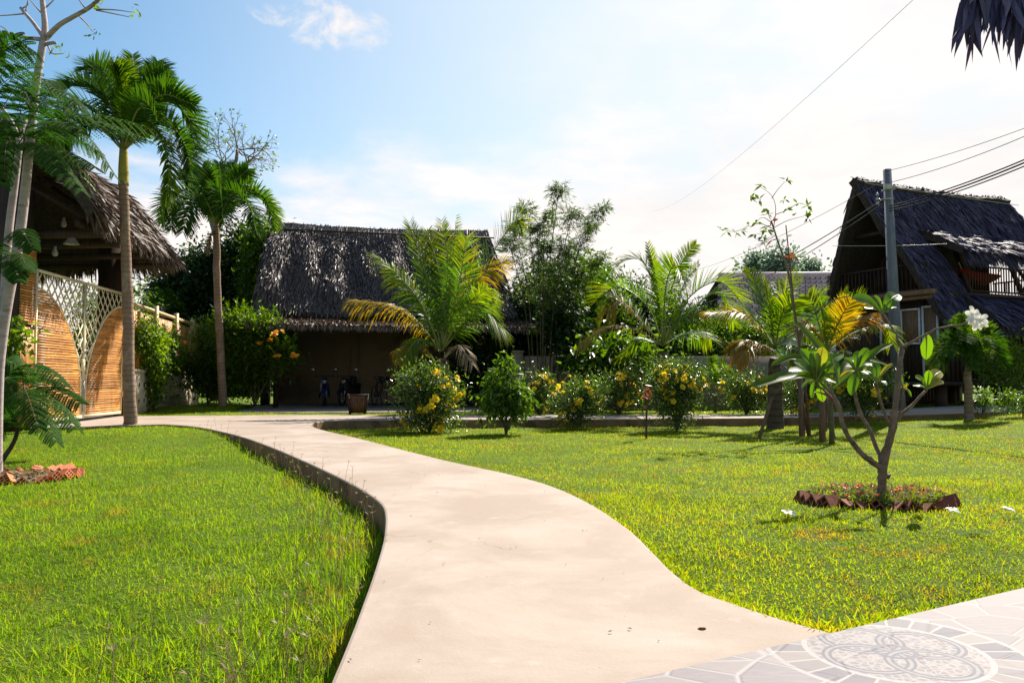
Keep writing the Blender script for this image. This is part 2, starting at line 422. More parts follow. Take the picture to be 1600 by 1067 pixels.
M['roof_tile'] = pmat('pinkish_clay_tile', (0.54, 0.38, 0.35), (0.66, 0.49, 0.46), 3, 0.6, 0.2, island=0.18)
M['pale_wall'] = pmat('pale_blue_wall', (0.50, 0.52, 0.58), (0.58, 0.60, 0.66), 2, 0.8, 0.1)
M['leather'] = pmat('black_vinyl', (0.018, 0.016, 0.016), (0.03, 0.027, 0.026), 14, 0.45, 0.1)


def mat_concrete():
    m, nt = new_mat('path_concrete'); co = objco(nt)
    a = noise(nt, co, 0.9, 8, 0.65, 0.4); b = noise(nt, co, 5.5, 8, 0.7); c = noise(nt, co, 60, 3, 0.6)
    st = noise(nt, objco(nt, (2.2, 9, 1)), 1.0, 6, 0.7, 1.2)
    col = mixc(nt, a.step(0.36, 0.66), (0.280, 0.217, 0.172), (0.355, 0.290, 0.243))
    col = mixc(nt, b.step(0.55, 0.72) * 0.5, col, (0.38, 0.33, 0.29))
    col = mixc(nt, st.step(0.60, 0.75) * 0.35, col, (0.33, 0.24, 0.16))
    col = mixc(nt, noise(nt, co, 2.3, 9, 0.75, 0.8).step(0.60, 0.70) * 0.45, col, (0.30, 0.22, 0.15))
    v = nt.nodes.new('ShaderNodeTexVoronoi'); v.inputs['Scale'].default_value = 7; nt.links.new(co, v.inputs['Vector'])
    col = mixc(nt, E(nt, v.outputs['Distance']).lt(0.035) * 0.7, col, (0.16, 0.11, 0.08))
    vk = nt.nodes.new('ShaderNodeTexVoronoi'); vk.feature = 'DISTANCE_TO_EDGE'; vk.inputs['Scale'].default_value = 0.55
    wv = nt.nodes.new('ShaderNodeVectorMath'); wv.operation = 'MULTIPLY_ADD'; nn = nt.nodes.new('ShaderNodeTexNoise'); nn.inputs['Scale'].default_value = 1.6; nn.inputs['Detail'].default_value = 6
    nt.links.new(co, nn.inputs['Vector']); nt.links.new(nn.outputs['Color'], wv.inputs[0]); wv.inputs[1].default_value = (.9, .9, .0); nt.links.new(co, wv.inputs[2]); nt.links.new(wv.outputs[0], vk.inputs['Vector'])
    crack = E(nt, vk.outputs[0]).lt(0.0035) * noise(nt, co, 0.8, 3).step(0.5, 0.6)
    col = mixc(nt, crack * 0.45, col, (0.10, 0.075, 0.055))
    scr = noise(nt, objco(nt, (38, 1.3, 1)), 1.0, 3, 0.5, 0.3).step(0.67, 0.72) * noise(nt, co, 0.7, 4).step(0.5, 0.62)
    col = mixc(nt, scr * 0.35, col, (0.50, 0.45, 0.41))
    p = pbsdf(nt, col, 0.8, 0.25); bump(nt, p, a * 0.3 + b * 0.4 + c * 0.3, 0.35, 0.012)
    finish(nt, p.outputs[0]); return m


M['concrete'] = mat_concrete()


def mat_lawn():
    m, nt = new_mat('lawn_soil'); co = objco(nt)
    a = noise(nt, co, 1.1, 6, 0.6); b = noise(nt, co, 28, 6, 0.75); c = noise(nt, co, 0.35, 4, 0.6)
    col = mixc(nt, b.step(0.35, 0.65), (0.05, 0.09, 0.006), (0.13, 0.20, 0.010))
    col = mixc(nt, a.step(0.55, 0.75) * 0.5, col, (0.14, 0.12, 0.03))
    col = mixc(nt, c.step(0.45, 0.65) * 0.3, col, (0.07, 0.12, 0.012))
    p = pbsdf(nt, col, 0.9, 0.1); bump(nt, p, b, 0.9, 0.05); finish(nt, p.outputs[0]); return m


M['lawn'] = mat_lawn()

TX, TY, TS = 1.316, 3.2, 0.565          # a point on the terrace's edge and the edge's slope
MED = np.array([1.39, 2.93, 0.0])                    # the middle of the round tile medallion


def mat_tile():
    m, nt = new_mat('crazy_paving_tile'); co = objco(nt)
    s = nt.nodes.new('ShaderNodeSeparateXYZ'); nt.links.new(co, s.inputs[0])
    x, y = E(nt, s.outputs[0]), E(nt, s.outputs[1])
    wob = noise(nt, co, 9, 3, 0.5)
    v = nt.nodes.new('ShaderNodeTexVoronoi'); v.feature = 'DISTANCE_TO_EDGE'; v.inputs['Scale'].default_value = 5.2
    mp = nt.nodes.new('ShaderNodeMapping'); mp.inputs['Scale'].default_value = (0.8, 1.15, 1); nt.links.new(co, mp.inputs[0]); nt.links.new(mp.outputs[0], v.inputs['Vector'])
    v2 = nt.nodes.new('ShaderNodeTexVoronoi'); v2.inputs['Scale'].default_value = 5.2; nt.links.new(mp.outputs[0], v2.inputs['Vector'])
    cr = nt.nodes.new('ShaderNodeValToRGB'); nt.links.new(v2.outputs['Color'], cr.inputs[0])
    e = cr.color_ramp.elements; e.new(0.5)
    for i, c in enumerate([(0.165, 0.150, 0.165), (0.215, 0.185, 0.182), (0.25, 0.215, 0.208)]): e[i].position = i / 2; e[i].color = (*c, 1)
    grain = noise(nt, objco(nt, (4, 22, 1)), 3, 7, 0.7, 0.5)
    stone = mixc(nt, grain.step(0.4, 0.7) * 0.5, cr.outputs[0], (0.25, 0.222, 0.22))
    grout = (0.28, 0.258, 0.253)
    col = mixc(nt, (E(nt, v.outputs[0]) + (wob - 0.5) * 0.03).lt(0.026), stone, grout)
    # medallion
    rx, ry = x - float(MED[0]), y - float(MED[1])
    r = (rx * rx + ry * ry).op('SQRT'); ang = ry.op('ARCTAN2', rx)
    vm = nt.nodes.new('ShaderNodeTexVoronoi'); vm.feature = 'DISTANCE_TO_EDGE'; vm.inputs['Scale'].default_value = 34; nt.links.new(co, vm.inputs['Vector'])
    vc = nt.nodes.new('ShaderNodeTexVoronoi'); vc.inputs['Scale'].default_value = 34; nt.links.new(co, vc.inputs['Vector'])
    mos = mixc(nt, E(nt, vc.outputs['Distance']).step(0.1, 0.9), (0.15, 0.135, 0.15), (0.235, 0.20, 0.175))
    mos = mixc(nt, E(nt, vm.outputs[0]).lt(0.10), mos, (0.245, 0.225, 0.225))
    for k in range(4):                                   # four interlaced loops
        ca, sa = math.cos(k * math.pi / 2 + .5) * .145, math.sin(k * math.pi / 2 + .5) * .145
        ex, ey = rx - ca, ry - sa
        d = ((ex * ex + ey * ey).op('SQRT') - 0.138).abs()
        mos = mixc(nt, d.lt(0.017), mos, (0.115, 0.108, 0.130)); mos = mixc(nt, d.lt(0.006), mos, (0.21, 0.195, 0.20))
    mos = mixc(nt, (r - 0.07).abs().lt(0.010), mos, (0.12, 0.115, 0.135))
    seg = ((ang * (26 / (2 * math.pi))).op('FRACT') - 0.5).abs().gt(0.44)
    cell = (ang * (26 / (2 * math.pi))).op('FLOOR'); rnd = (cell * 12.9898).op('SINE').op('MULTIPLY', 43758.5).op('FRACT')
    ringc = mixc(nt, rnd, (0.125, 0.115, 0.135), (0.215, 0.185, 0.175)); ringc = mixc(nt, seg, ringc, grout)
    mos = mixc(nt, r.gt(0.30), mos, grout); mos = mixc(nt, r.gt(0.32), mos, ringc)
    mos = mixc(nt, r.gt(0.44), mos, grout); 
    col = mixc(nt, r.lt(0.462), col, mos)
    # straight joints between the square tiles, along and across the terrace edge
    c_, s_ = math.cos(math.atan(TS)), math.sin(math.atan(TS))
    u = (x - TX) * c_ + (y - TY) * s_; w = (y - TY) * c_ - (x - TX) * s_
    j = ((u / 0.5).op('FRACT') - 0.5).abs().gt(0.4965).op('MAXIMUM', ((w / 0.5).op('FRACT') - 0.5).abs().gt(0.4965))
    col = mixc(nt, j * 0.75, col, (0.20, 0.16, 0.15))
    p = pbsdf(nt, col, 0.6, 0.12); bump(nt, p, grain * 0.35 + E(nt, v.outputs[0]).step(0.0, 0.06) * 0.65, 0.5, 0.006); finish(nt, p.outputs[0]); return m


M['tile'] = mat_tile()


def mat_ringed(name, c1, c2, freq, c3=None):
    m, nt = new_mat(name); co = objco(nt); s = nt.nodes.new('ShaderNodeSeparateXYZ'); nt.links.new(co, s.inputs[0])
    z = E(nt, s.outputs[2]); a = noise(nt, co, 7, 5, 0.6); b = noise(nt, co, 40, 4, 0.6)
    ring = ((z * freq + a * 0.5).op('FRACT')).step(0.0, 0.28)
    col = mixc(nt, ring, c2, c1); col = mixc(nt, b.step(0.4, 0.7) * 0.5, col, c2)
    if c3: col = mixc(nt, noise(nt, co, 2.5, 6, 0.7, 0.5).step(0.5, 0.62) * 0.8, col, c3)
    p = pbsdf(nt, col, 0.8, 0.2); bump(nt, p, ring * 0.6 + b * 0.4, 0.6, 0.012); finish(nt, p.outputs[0]); return m


M['palm_bark'] = mat_ringed('ringed_palm_bark', (0.25, 0.165, 0.115), (0.14, 0.085, 0.06), 9, (0.33, 0.25, 0.20))
M['palm_shaft'] = mat_ringed('palm_crownshaft', (0.34, 0.30, 0.05), (0.22, 0.22, 0.04), 2, (0.38, 0.24, 0.08))
M['coco_bark'] = mat_ringed('fibrous_palm_bark', (0.09, 0.065, 0.045), (0.035, 0.025, 0.02), 6, (0.16, 0.13, 0.10))
M['rachis'] = pmat('frond_rib', (0.16, 0.20, 0.04), (0.24, 0.26, 0.07), 6, 0.45, 0.05)
M['rachis_dry'] = pmat('dry_rib', (0.34, 0.26, 0.17), (0.48, 0.40, 0.30), 6, 0.6, 0.05)
M['stem'] = pmat('green_brown_stem', (0.07, 0.06, 0.03), (0.12, 0.11, 0.05), 10, 0.7, 0.2)

# ------------------------------------------------------------------ outlines of the ground surfaces (world x, y)
def path_rise(px): return float(np.interp(px, [1170, 1300, 1380, 1490, 1600, 1740], [0, .02, .05, .13, .20, .22]))


def world_pts(pp): return [tuple(gr(a, b, path_rise(a))[:2]) for a, b in pp]


def path_z(x): return np.interp(x, [6, 8, 9.6, 11.4, 13.2, 15.5], [0, .02, .05, .13, .20, .22])


left_edge = [(-.50, 1.9), (-.56, 2.2)] + world_pts([(515, 1067), (535, 1020), (563, 950), (588, 880), (600, 835), (601, 800), (590, 782), (560, 762), (520, 741), (470, 718), (420, 697), (370, 680), (310, 667), (255, 662.5)])
left_edge = [tuple(p) for p in curve(left_edge, 90)] + [(-9.4, 15.95), (-13, 15.6)]
far_edge = [(-13, 21.2), (-9.9, 20.75)] + world_pts([(330, 649), (450, 648.2), (600, 648.5), (840, 648), (1170, 647.6), (1300, 645), (1380, 642.5), (1490, 637), (1600, 631.5), (1700, 629.5)])
far_edge = far_edge[:2] + [tuple(p) for p in curve(far_edge[2:], 40)]
right_edge = world_pts([(1740, 634.5), (1600, 639.5), (1490, 644.5), (1380, 648.3), (1300, 650.5), (1170, 653), (1000, 654), (840, 655), (640, 655.5), (545, 656)])
right_edge = [tuple(p) for p in curve(right_edge, 40)]
corner = world_pts([(545, 656), (515, 657.2), (495, 659.5), (486, 663), (493, 668), (510, 673)])
corner = [tuple(p) for p in curve(corner, 16)][1:]
main_r = world_pts([(510, 673), (560, 684.5), (640, 705), (710, 722), (790, 739), (860, 758), (920, 785), (980, 824), (1020, 861), (1050, 891), (1090, 920), (1140, 939), (1220, 962), (1302, 979)])
main_r = [tuple(p) for p in curve(main_r, 60)][1:]
PATH = left_edge + far_edge + right_edge + corner + main_r
tl = lambda x: TY + TS * (x - TX)
TERR = [(-5, tl(-5)), (9, tl(9)), (9, -8), (-5, -8)]
FORE = [(-8.0, 22.7), (-3.0, 23.1), (1.2, 23.8), (0.4, 31.5), (-9.3, 30.0)]


def inside(px, py, poly):
    poly = np.array(poly); x, y = np.asarray(px), np.asarray(py); res = np.zeros(x.shape, bool)
    x1, y1 = poly[:, 0], poly[:, 1]; x2, y2 = np.roll(x1, -1), np.roll(y1, -1)
    for a, b, c, d in zip(x1, y1, x2, y2):
        if b == d: continue
        res ^= ((b > y) != (d > y)) & (x < (c - a) * (y - b) / (d - b) + a)
    return res


def sst(x, a, b):
    t = np.clip((x - a) / (b - a), 0, 1); return t * t * (3 - 2 * t)


def lawn_z(x, y, lumps=True):
    x, y = np.asarray(x, float), np.asarray(y, float)
    xb = np.interp(y, [2, 6, 8, 11, 16, 20], [-.2, -.4, -1.0, -2.4, -4.6, -4.6])
    zl = -0.20 + 0.15 * sst(y, 12.0, 15.5)
    zr = -0.06 - 0.14 * sst(y, 4.5, 11) + (0.12 + 0.18 * sst(x, 9, 13.5)) * sst(x, 6.5, 10) * sst(y, 11, 15)
    zr = np.where(y > 20.3, -0.05 + path_z(x) * .95, zr)
    z = np.where((x < xb) & (y < 20.3), zl, zr)
    far = (y > 20.3) & (x < 3)
    z = np.where(far, -0.03, z)
    z = z + 0.19 * np.exp(-(((x + 9.0) / 2.6) ** 2 + ((y - 24.8) / 1.9) ** 2))
    if lumps:
        z = z + 0.012 * np.sin(x * 2.1 + y * .7) * np.sin(y * 1.7 - x * .5) + 0.008 * np.sin(x * 4.7 + 1) * np.sin(y * 4.1)
    z = z - 0.05 * sst(np.hypot(x, y), 60, 120)
    return z


def flat_slab(name, poly, z, depth, mat):
    import bmesh
    bm = bmesh.new(); vs = [bm.verts.new((a, b, z)) for a, b in poly]
    f = bm.faces.new(vs); f.normal_update()
    if f.normal.z < 0: f.normal_flip()
    r = bmesh.ops.extrude_face_region(bm, geom=[f])
    nv = [g for g in r['geom'] if isinstance(g, bmesh.types.BMVert)]
    for v in nv: v.co.z = z
    for v in vs: v.co.z = z - depth
    bmesh.ops.recalc_face_normals(bm, faces=bm.faces)
    top = [e for e in bm.edges if all(abs(v.co.z - z) < 1e-6 for v in e.verts)]
    bmesh.ops.bevel(bm, geom=top, offset=0.018, segments=2, affect='EDGES', profile=0.5)
    big = [f for f in bm.faces if len(f.verts) > 4]
    bmesh.ops.triangulate(bm, faces=big)
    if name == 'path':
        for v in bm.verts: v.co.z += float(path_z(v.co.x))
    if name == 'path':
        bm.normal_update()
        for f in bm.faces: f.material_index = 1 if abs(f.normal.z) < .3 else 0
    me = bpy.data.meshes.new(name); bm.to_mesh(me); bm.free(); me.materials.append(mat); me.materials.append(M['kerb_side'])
    o = bpy.data.objects.new(name, me); COL.objects.link(o); o['kind'] = 'structure'; return o


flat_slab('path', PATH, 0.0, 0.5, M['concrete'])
flat_slab('terrace', TERR, 0.008, 0.4, M['tile'])
flat_slab('forecourt', FORE, 0.012, 0.3, M['concrete'])

gx = np.concatenate([[-900, -300, -120, -70, -50, -40], np.arange(-34, -12, 1.0), np.arange(-12, 16, 0.16), np.arange(16, 36, 1.0), [40, 50, 70, 120, 300, 900]])
gy = np.concatenate([[-200, -60, -20, -8], np.arange(-4, 2, 0.5), np.arange(2, 28, 0.16), np.arange(28, 50, 1.0), [60, 80, 120, 300, 900, 2000]])
GX, GY = np.meshgrid(gx, gy, indexing='ij')
GZ = lawn_z(GX, GY)
GZ = np.where(inside(GX, GY, PATH) | inside(GX, GY, FORE), np.minimum(GZ, path_z(GX) - 0.08), GZ)
GZ = np.where(inside(GX, GY, TERR), -0.12, GZ)
tag(Geo().grid(np.stack([GX, GY, GZ], -1), flip=True).build('lawn', M['lawn'], smooth=True), kind='structure')


def blades(name, mat, region, n_fn, hgt, wid, seed, lean=0.5, stems=0):
    """grass: n_fn(y) blades per square metre over strips of depth, inside region(x, y)"""
    r = np.random.default_rng(seed); g = Geo()
    y0 = 2.2; 
    while y0 < 27:
        y1 = y0 * 1.12; ym = (y0 + y1) / 2; hw = 0.70 * y1 + 0.6
        n = int(n_fn(ym) * (y1 - y0) * 2 * hw)
        x = r.uniform(-hw, hw, n); y = r.uniform(y0, y1, n)
        bare = .5 + .27 * np.sin(x * 3.1 + 2 * np.sin(y * 2.3)) * np.sin(y * 2.7 + 1.5 * np.sin(x * 1.9)) + .23 * np.sin(x * 8.3 + y * 5.1) * np.sin(y * 9.1 - x * 3.7)
        k = region(x, y) & (r.random(n) < .30 + .70 * sst(bare, .18, .50)); x, y = x[k], y[k]; n = len(x)
        if n:
            patch = 0.5 + 0.5 * np.sin(x * 1.3 + 1.7 * np.sin(y * .9)) * np.sin(y * 1.1 + 1.3 * np.sin(x * .7 + 2))
            z = lawn_z(x, y) - 0.005
            a = r.uniform(0, 2 * np.pi, n); ln = np.abs(r.normal(0, lean, n)) + .12
            D = np.stack([np.cos(a) * ln, np.sin(a) * ln, np.ones(n)], -1)
            b = a + np.pi / 2 + r.normal(0, .5, n); X = np.stack([np.cos(b), np.sin(b), np.zeros(n)], -1)
            sc = 1 + max(0, ym - 9) * 0.035
            h = hgt * (0.55 + 0.75 * r.random(n) ** 1.5) * (0.65 + 0.6 * patch)
            w = wid * sc * r.uniform(.7, 1.3, n)
            g.strips(np.stack([x, y, z], -1), D, X, h, w, r.uniform(.05, .45, n), prof=(.8, 1, .7))
        y0 = y1
    return tag(g.build(name, mat), kind='stuff')


clear = lambda x, y: ~(inside(x, y, PATH) | inside(x, y, TERR) | inside(x, y, FORE))
xb_ = lambda y: np.interp(y, [2, 6, 8, 11, 16, 20], [-.2, -.4, -1.0, -2.4, -4.6, -4.6])
RINGC = gr(1369, 791, -0.13); RR, RF = 0.60, 0.72          # plumeria bed
LRC = gr(28, 747, -0.20); LRR, LF = 0.64, 0.82             # bed round the pale tree
notbed = lambda x, y: (np.hypot(x - RINGC[0], (y - RINGC[1]) / RF) > RR * .97) & (np.hypot(x - LRC[0], (y - LRC[1]) / LF) > LRR * .97)
pathedge = lambda x, y: np.ones_like(x, bool)
dens = lambda y: 5200 / (1 + (y / 3.4) ** 2.0) + 110
blades('grass', M['grass'], lambda x, y: clear(x, y) & notbed(x, y) & (x < xb_(y)) & (y < 20.3), lambda y: 3.4 * dens(y), 0.056, 0.0040, 3, 1.4)
blades('grass', M['grass'], lambda x, y: clear(x, y) & notbed(x, y) & (x < xb_(y)) & (y < 20.3), lambda y: .5 * dens(y), 0.105, 0.0042, 13, 0.9)
blades('grass', M['grass_right'], lambda x, y: clear(x, y) & notbed(x, y) & ~((x < xb_(y)) & (y < 20.3)) & (y < 26.5), lambda y: 3.6 * dens(y), 0.045, 0.0046, 4, 1.4)
blades('grass', M['grass_right'], lambda x, y: clear(x, y) & notbed(x, y) & ~((x < xb_(y)) & (y < 20.3)) & (y < 26.5), lambda y: .6 * dens(y), 0.070, 0.0052, 14, 1.1)


def long_fringe():
    """taller tufts and seed heads along the path's left edge"""
    r = np.random.default_rng(8); g = Geo()
    e = np.array(left_edge[6:80]); idx = r.integers(0, len(e), 4600); off = np.abs(r.normal(0.20, .20, 4600)) + .05
    t = np.gradient(e, axis=0); nn = nrm(np.stack([-t[:, 1], t[:, 0]], -1)); p = e[idx] + nn[idx] * off[:, None] + r.normal(0, .03, (4600, 2))
    k = clear(p[:, 0], p[:, 1]); p = p[k]; n = len(p)
    a = r.uniform(0, 6.3, n); ln = np.abs(r.normal(0, .8, n)); D = np.stack([np.cos(a) * ln, np.sin(a) * ln, np.ones(n)], -1)
    X = np.stack([-np.sin(a), np.cos(a), 0 * a], -1)
    g.strips(np.stack([p[:, 0], p[:, 1], lawn_z(p[:, 0], p[:, 1])], -1), D, X, r.uniform(.06, .20, n), r.uniform(.003, .006, n), r.uniform(.1, .5, n))
    pick = r.integers(0, n, 130)
    for i in pick:
        b = np.array([p[i, 0], p[i, 1], lawn_z(p[i, 0], p[i, 1])]); h = r.uniform(.22, .40); q = b + np.array([r.normal(0, .07), r.normal(0, .07), h])
        g.tube(curve([b, (b + q) / 2 + np.array([0, 0, .02]), q], 4), .0016, 3, False, 1)
        m = 5; aa = r.uniform(0, 6.3, m); d = np.stack([np.cos(aa), np.sin(aa), .5 + 0 * aa], -1)
        g.leaves(np.repeat(q[None], m, 0), d, np.tile([0, 0, 1.], (m, 1)), .035, .006, 1)
    tag(g.build('grass', [M['grass'], M['seed']]), kind='stuff')


long_fringe()


def edge_tufts():
    """short grass leaning over the path's right edge and the terrace edge"""
    r = np.random.default_rng(9); g = Geo(); e = np.array(main_r + [(TX + t, tl(TX + t)) for t in np.linspace(.05, 1.4, 16)])
    n = 5200; i = r.integers(0, len(e) - 1, n); f = r.random((n, 1)); p = e[i] * (1 - f) + e[i + 1] * f; t = nrm(e[i + 1] - e[i]); o = np.stack([t[:, 1], -t[:, 0]], -1)
    o = np.where((i < len(main_r) - 1)[:, None], o * -1, o * -1)
    p = p + o * np.abs(r.normal(.03, .04, (n, 1))); k = clear(p[:, 0], p[:, 1]); p, o = p[k], o[k]; n = len(p)
    D = np.concatenate([-o * r.uniform(.0, .9, (n, 1)) + r.normal(0, .4, (n, 2)), np.ones((n, 1))], 1); a = r.uniform(0, 6.3, n)
    g.strips(np.stack([p[:, 0], p[:, 1], lawn_z(p[:, 0], p[:, 1])], -1), D, np.stack([np.cos(a), np.sin(a), 0 * a], -1), r.uniform(.05, .12, n), r.uniform(.005, .009, n), r.uniform(.2, .6, n))
    tag(g.build('grass', M['grass_right']), kind='stuff')


edge_tufts()


# ------------------------------------------------------------------ thatch
def thatch(g, A, B, C, D, n, L, Wd, lift=0.12, bulge=0.0, wave=0.0, seed=0, m=0, mb=1, thick=0.22, fringe=0, fl=0.35, under=True, wf=1.0, rough=0.8):
    """A, B: eave left and right; C, D: ridge right and left, as seen from outside; strips over a bulging slab"""
    r = np.random.default_rng(seed); A, B, C, D = (np.array(p, float) for p in (A, B, C, D))
    N = nrm(np.cross(B - A, D - A))
    ph = r.uniform(0, 6, 6)

    def P(s, t):
        s, t = np.asarray(s)[..., None], np.asarray(t)[..., None]
        w = np.sin(s * 23 * wf + 2.5 * np.sin(t * 5 + ph[0]) + ph[1]) * .5 + np.sin(s * 51 * wf + 2 * t + ph[2]) * .3 + np.sin(s * 11 * wf - 3 * t + ph[3]) * .5
        return (A * (1 - s) + B * s) * (1 - t) + (D * (1 - s) + C * s) * t - np.array([0, 0, 1]) * (t * (.10 * np.sin(np.pi * s) + .022 * np.cos(8 * np.pi * (s - .5)) + .015 * np.cos(22 * np.pi * (s - .5)))) + N * (bulge * np.sin(np.pi * t) + wave * w * np.sin(np.pi * np.clip(t * .9 + .1, 0, 1)))
    ss, tt = np.meshgrid(np.linspace(0, 1, 30), np.linspace(0, 1, 12), indexing='ij')
    top = P(ss, tt); g.grid(top - N * .03, mb)
    if under:
        bot = top - N * thick; g.grid(bot, mb, True)
        for a, b in ((top[:, 0], bot[:, 0]), (bot[:, -1], top[:, -1]), (bot[0], top[0]), (top[-1], bot[-1])): g.grid(np.stack([a - N * .03, b], 1), mb)
    s, t = r.random(n), r.random(n) * 1.0
    p = P(s, t); d = nrm(P(s, t - .03) - P(s, t + .03)); X = nrm(np.cross(np.broadcast_to(N, d.shape), d))
    lf = np.abs(r.normal(0, lift, n)) + .02
    d2 = nrm(d + N * lf[:, None] + X * r.normal(0, .22 * rough, (n, 1)))
    tw = r.normal(0, .75 * rough, n)[:, None]
    Xt = X * np.cos(tw) + np.broadcast_to(N, d.shape) * np.sin(tw)
    g.strips(p - N * .02, d2, Xt, L * r.uniform(.6, 1.3, n), Wd * r.uniform(.6, 1.4, n), r.uniform(0, .25, n), m, prof=(.9, 1, .7))
    if fringe:
        s = r.random(fringe); t = r.uniform(0, .05, fringe); p = P(s, t) - N * (r.random((fringe, 1)) * thick)
        d = nrm(nrm(P(s, t) - P(s, t + .05)) * .6 + np.array([0, 0, -1.0]) * r.uniform(.3, 1.2, (fringe, 1)) + r.normal(0, .13, (fringe, 3)))
        X = nrm(np.broadcast_to(B - A, d.shape)) + r.normal(0, .35, d.shape)
        g.strips(p, d, X, fl * r.uniform(.5, 1.35, fringe), Wd * r.uniform(.6, 1.3, fringe), r.uniform(0, .2, fringe), m, prof=(1, .95, .6))
    return P


def ridge_tufts(g, a, b, n, L, Wd, seed, m=0, out=(0, 0, 0)):
    r = np.random.default_rng(seed); a, b = np.array(a, float), np.array(b, float); s = r.random((n, 1)); p = a * (1 - s) + b * s - np.array([0, 0, .10]) * np.sin(np.pi * s)
    ax = nrm(b - a); sd = nrm(np.cross(ax, [0, 0, 1])); D = sd * r.normal(0, .9, (n, 1)) + ax * r.normal(0, .25, (n, 1)) + np.array([0, 0, 1.0]) * r.uniform(.1, 1.0, (n, 1))
    g.strips(p, D, ax + r.normal(0, .3, (n, 3)), L * r.uniform(.4, 1.3, n), Wd, r.uniform(.2, .9, n), m)


# ------------------------------------------------------------------ gatehouse on the left
GN = np.array([-9.66, 16.02, 0.0]); GF = np.array([-10.17, 20.67, 0.0])
ge = nrm(GF - GN); gn = np.array([ge[1], -ge[0], 0.0]); gz = np.array([0, 0, 1.0])
GL = float(np.linalg.norm(GF - GN)); GH = 3.21
gp = lambda u, v, o=0.0: GN + ge * u + gz * v + gn * o
gax = (ge, gn, gz)


def arc_v(x): return 0.9 + 1.93 * max(0.0, 1 - x * x) ** 0.7


def gate_leaf(flip, label):
    U = (lambda u: GL - u) if flip else (lambda u: u)
    half = GL / 2 - 0.015
    root = thing('gate_leaf', label, 'gate', gp(U(half / 2), 0), 'two leaves of the bamboo gate')
    g = Geo(); r = np.random.default_rng(2 + flip)
    v = 0.17
    while v < 2.80:
        w = arc_v(0)
        x = 1.0
        for k in range(200):
            if arc_v(x) >= v: break
            x -= .005
        um = min(half - .05, x * 2.16) if v > .93 else half - .08
        um = min(um, 2.16 - .02)
        if um > .1:
            q = [gp(U(0.06 + (um - .06) * t), v + r.normal(0, .004), r.normal(0, .003)) for t in np.linspace(0, 1, 5)]
            g.tube(q, .0255 + r.normal(0, .0015), 7)
        v += .054
    g.build('bamboo_panel', M['bamboo'], root, smooth=True)
    f = Geo()
    seg = lambda a, b, w, d: f.bar(gp(U(a[0]), a[1]), gp(U(b[0]), b[1]), w, d, gn)
    for u in (0.03, half): f.bar(gp(U(u), 0.06), gp(U(u), GH), .06, .06, gn)
    f.bar(gp(U(0.06), GH - .03), gp(U(half - .03), GH - .03), .059, .058, gn)
    f.bar(gp(U(0.06), 0.105), gp(U(half - .03), 0.105), .07, .058, gn)
    arc = [gp(U(2.2 * x), arc_v(x), .005) for x in np.linspace(0.02, .999, 28)] + [gp(U(2.2), .14, .005)]
    f.tube(arc, .026, 6)
    f.build('gate_frame', M['cream'], root)
    l = Geo(); sl_, dd = 1.12, .285
    for sg in (1, -1):
        for k in range(-26, 34):
            run = []
            for t in np.linspace(0, half, 110):
                vv = k * dd * sl_ + sg * sl_ * t
                ok = (vv < GH - .06) and (vv > (arc_v(min(1, t / 2.2)) + .02 if t < 2.2 else .9)) and .05 < t < half - .02
                if ok: run.append((t, vv))
                elif len(run) > 1:
                    l.bar(gp(U(run[0][0]), run[0][1], .004 * sg), gp(U(run[-1][0]), run[-1][1], .004 * sg), .033, .014, gn); run = []
                else: run = []
            if len(run) > 1: l.bar(gp(U(run[0][0]), run[0][1], .004 * sg), gp(U(run[-1][0]), run[-1][1], .004 * sg), .033, .014, gn)
    l.build('lattice', M['cream'], root)
    if not flip:
        b = Geo().box(gp(half - .06, 1.28, .03), (.12, .05, .30), gax); b.build('latch_plate', M['cream'], root)
        h = Geo().tube([gp(half - .12, 1.62, .05), gp(half + .0, 1.62, .06), gp(half + .16, 1.60, .06)], .018, 6); h.build('bolt', M['metal'], root)
        h = Geo().tube([gp(half - .03, .2, .05), gp(half - .03, .92, .05)], .016, 6); h.build('drop_rod', M['metal'], root)
    else:
        for v in (.5, 1.6, 2.7): Geo().tube([gp(GL - .01, v, .045), gp(GL - .01, v + .14, .045)], .022, 6).build('hinge', M['cream'], root)
    return root


gate_leaf(False, 'bamboo gate leaf nearer the pale tree, with white lattice and a metal bolt')
gate_leaf(True, 'bamboo gate leaf beside the tall ringed palm trunk, without a bolt')

gh = thing('gatehouse', 'thatched gatehouse with dark underside over the orange bamboo gate', 'gatehouse', (-11.6, 17.8, 0))


def rodded(g, u0, u1, v0, v1, vertical, o=.0, sp=.054, r=.024):
    if vertical:
        for u in np.arange(u0 + r, u1, sp): g.tube([gp(u, v0, o), gp(u, v1, o)], r, 6)
    else:
        for v in np.arange(v0 + r, v1, sp): g.tube([gp(u0, v, o), gp(u1, v, o)], r, 6)


g = Geo(); rodded(g, -.58, -.02, 2.05, 3.55, False); rodded(g, -.58, -.02, .02, 2.0, True)
g.build('bamboo_cladding', M['bamboo'], gh, smooth=True)
g = Geo(); g.box(gp(-.3, 2.4, -.33), (.52, .58, 4.8), gax)
g.build('pillar', M['wood_dark'], gh)
g = Geo(); g.box(gp(GL + .33, 2.2, -.35), (.5, .62, 4.4), gax); g.build('pillar', M['wood_dark'], gh)
g = Geo()
for k in range(60): g.tube([np.array([-14.2 + k * .062, 15.62, 0.0]), np.array([-14.2 + k * .062, 15.62, 5.1])], .03, 6)
g.box((-12.4, 15.7, 2.55), (3.6, .06, 5.1)); g.build('side_wall', M['bamboo_dark'], gh)
g = Geo()
EA, EB = np.array([-8.55, 16.1, 4.42]), np.array([-9.28, 21.9, 4.36]); RA, RB = np.array([-11.3, 15.0, 6.5]), np.array([-11.75, 19.6, 6.2])
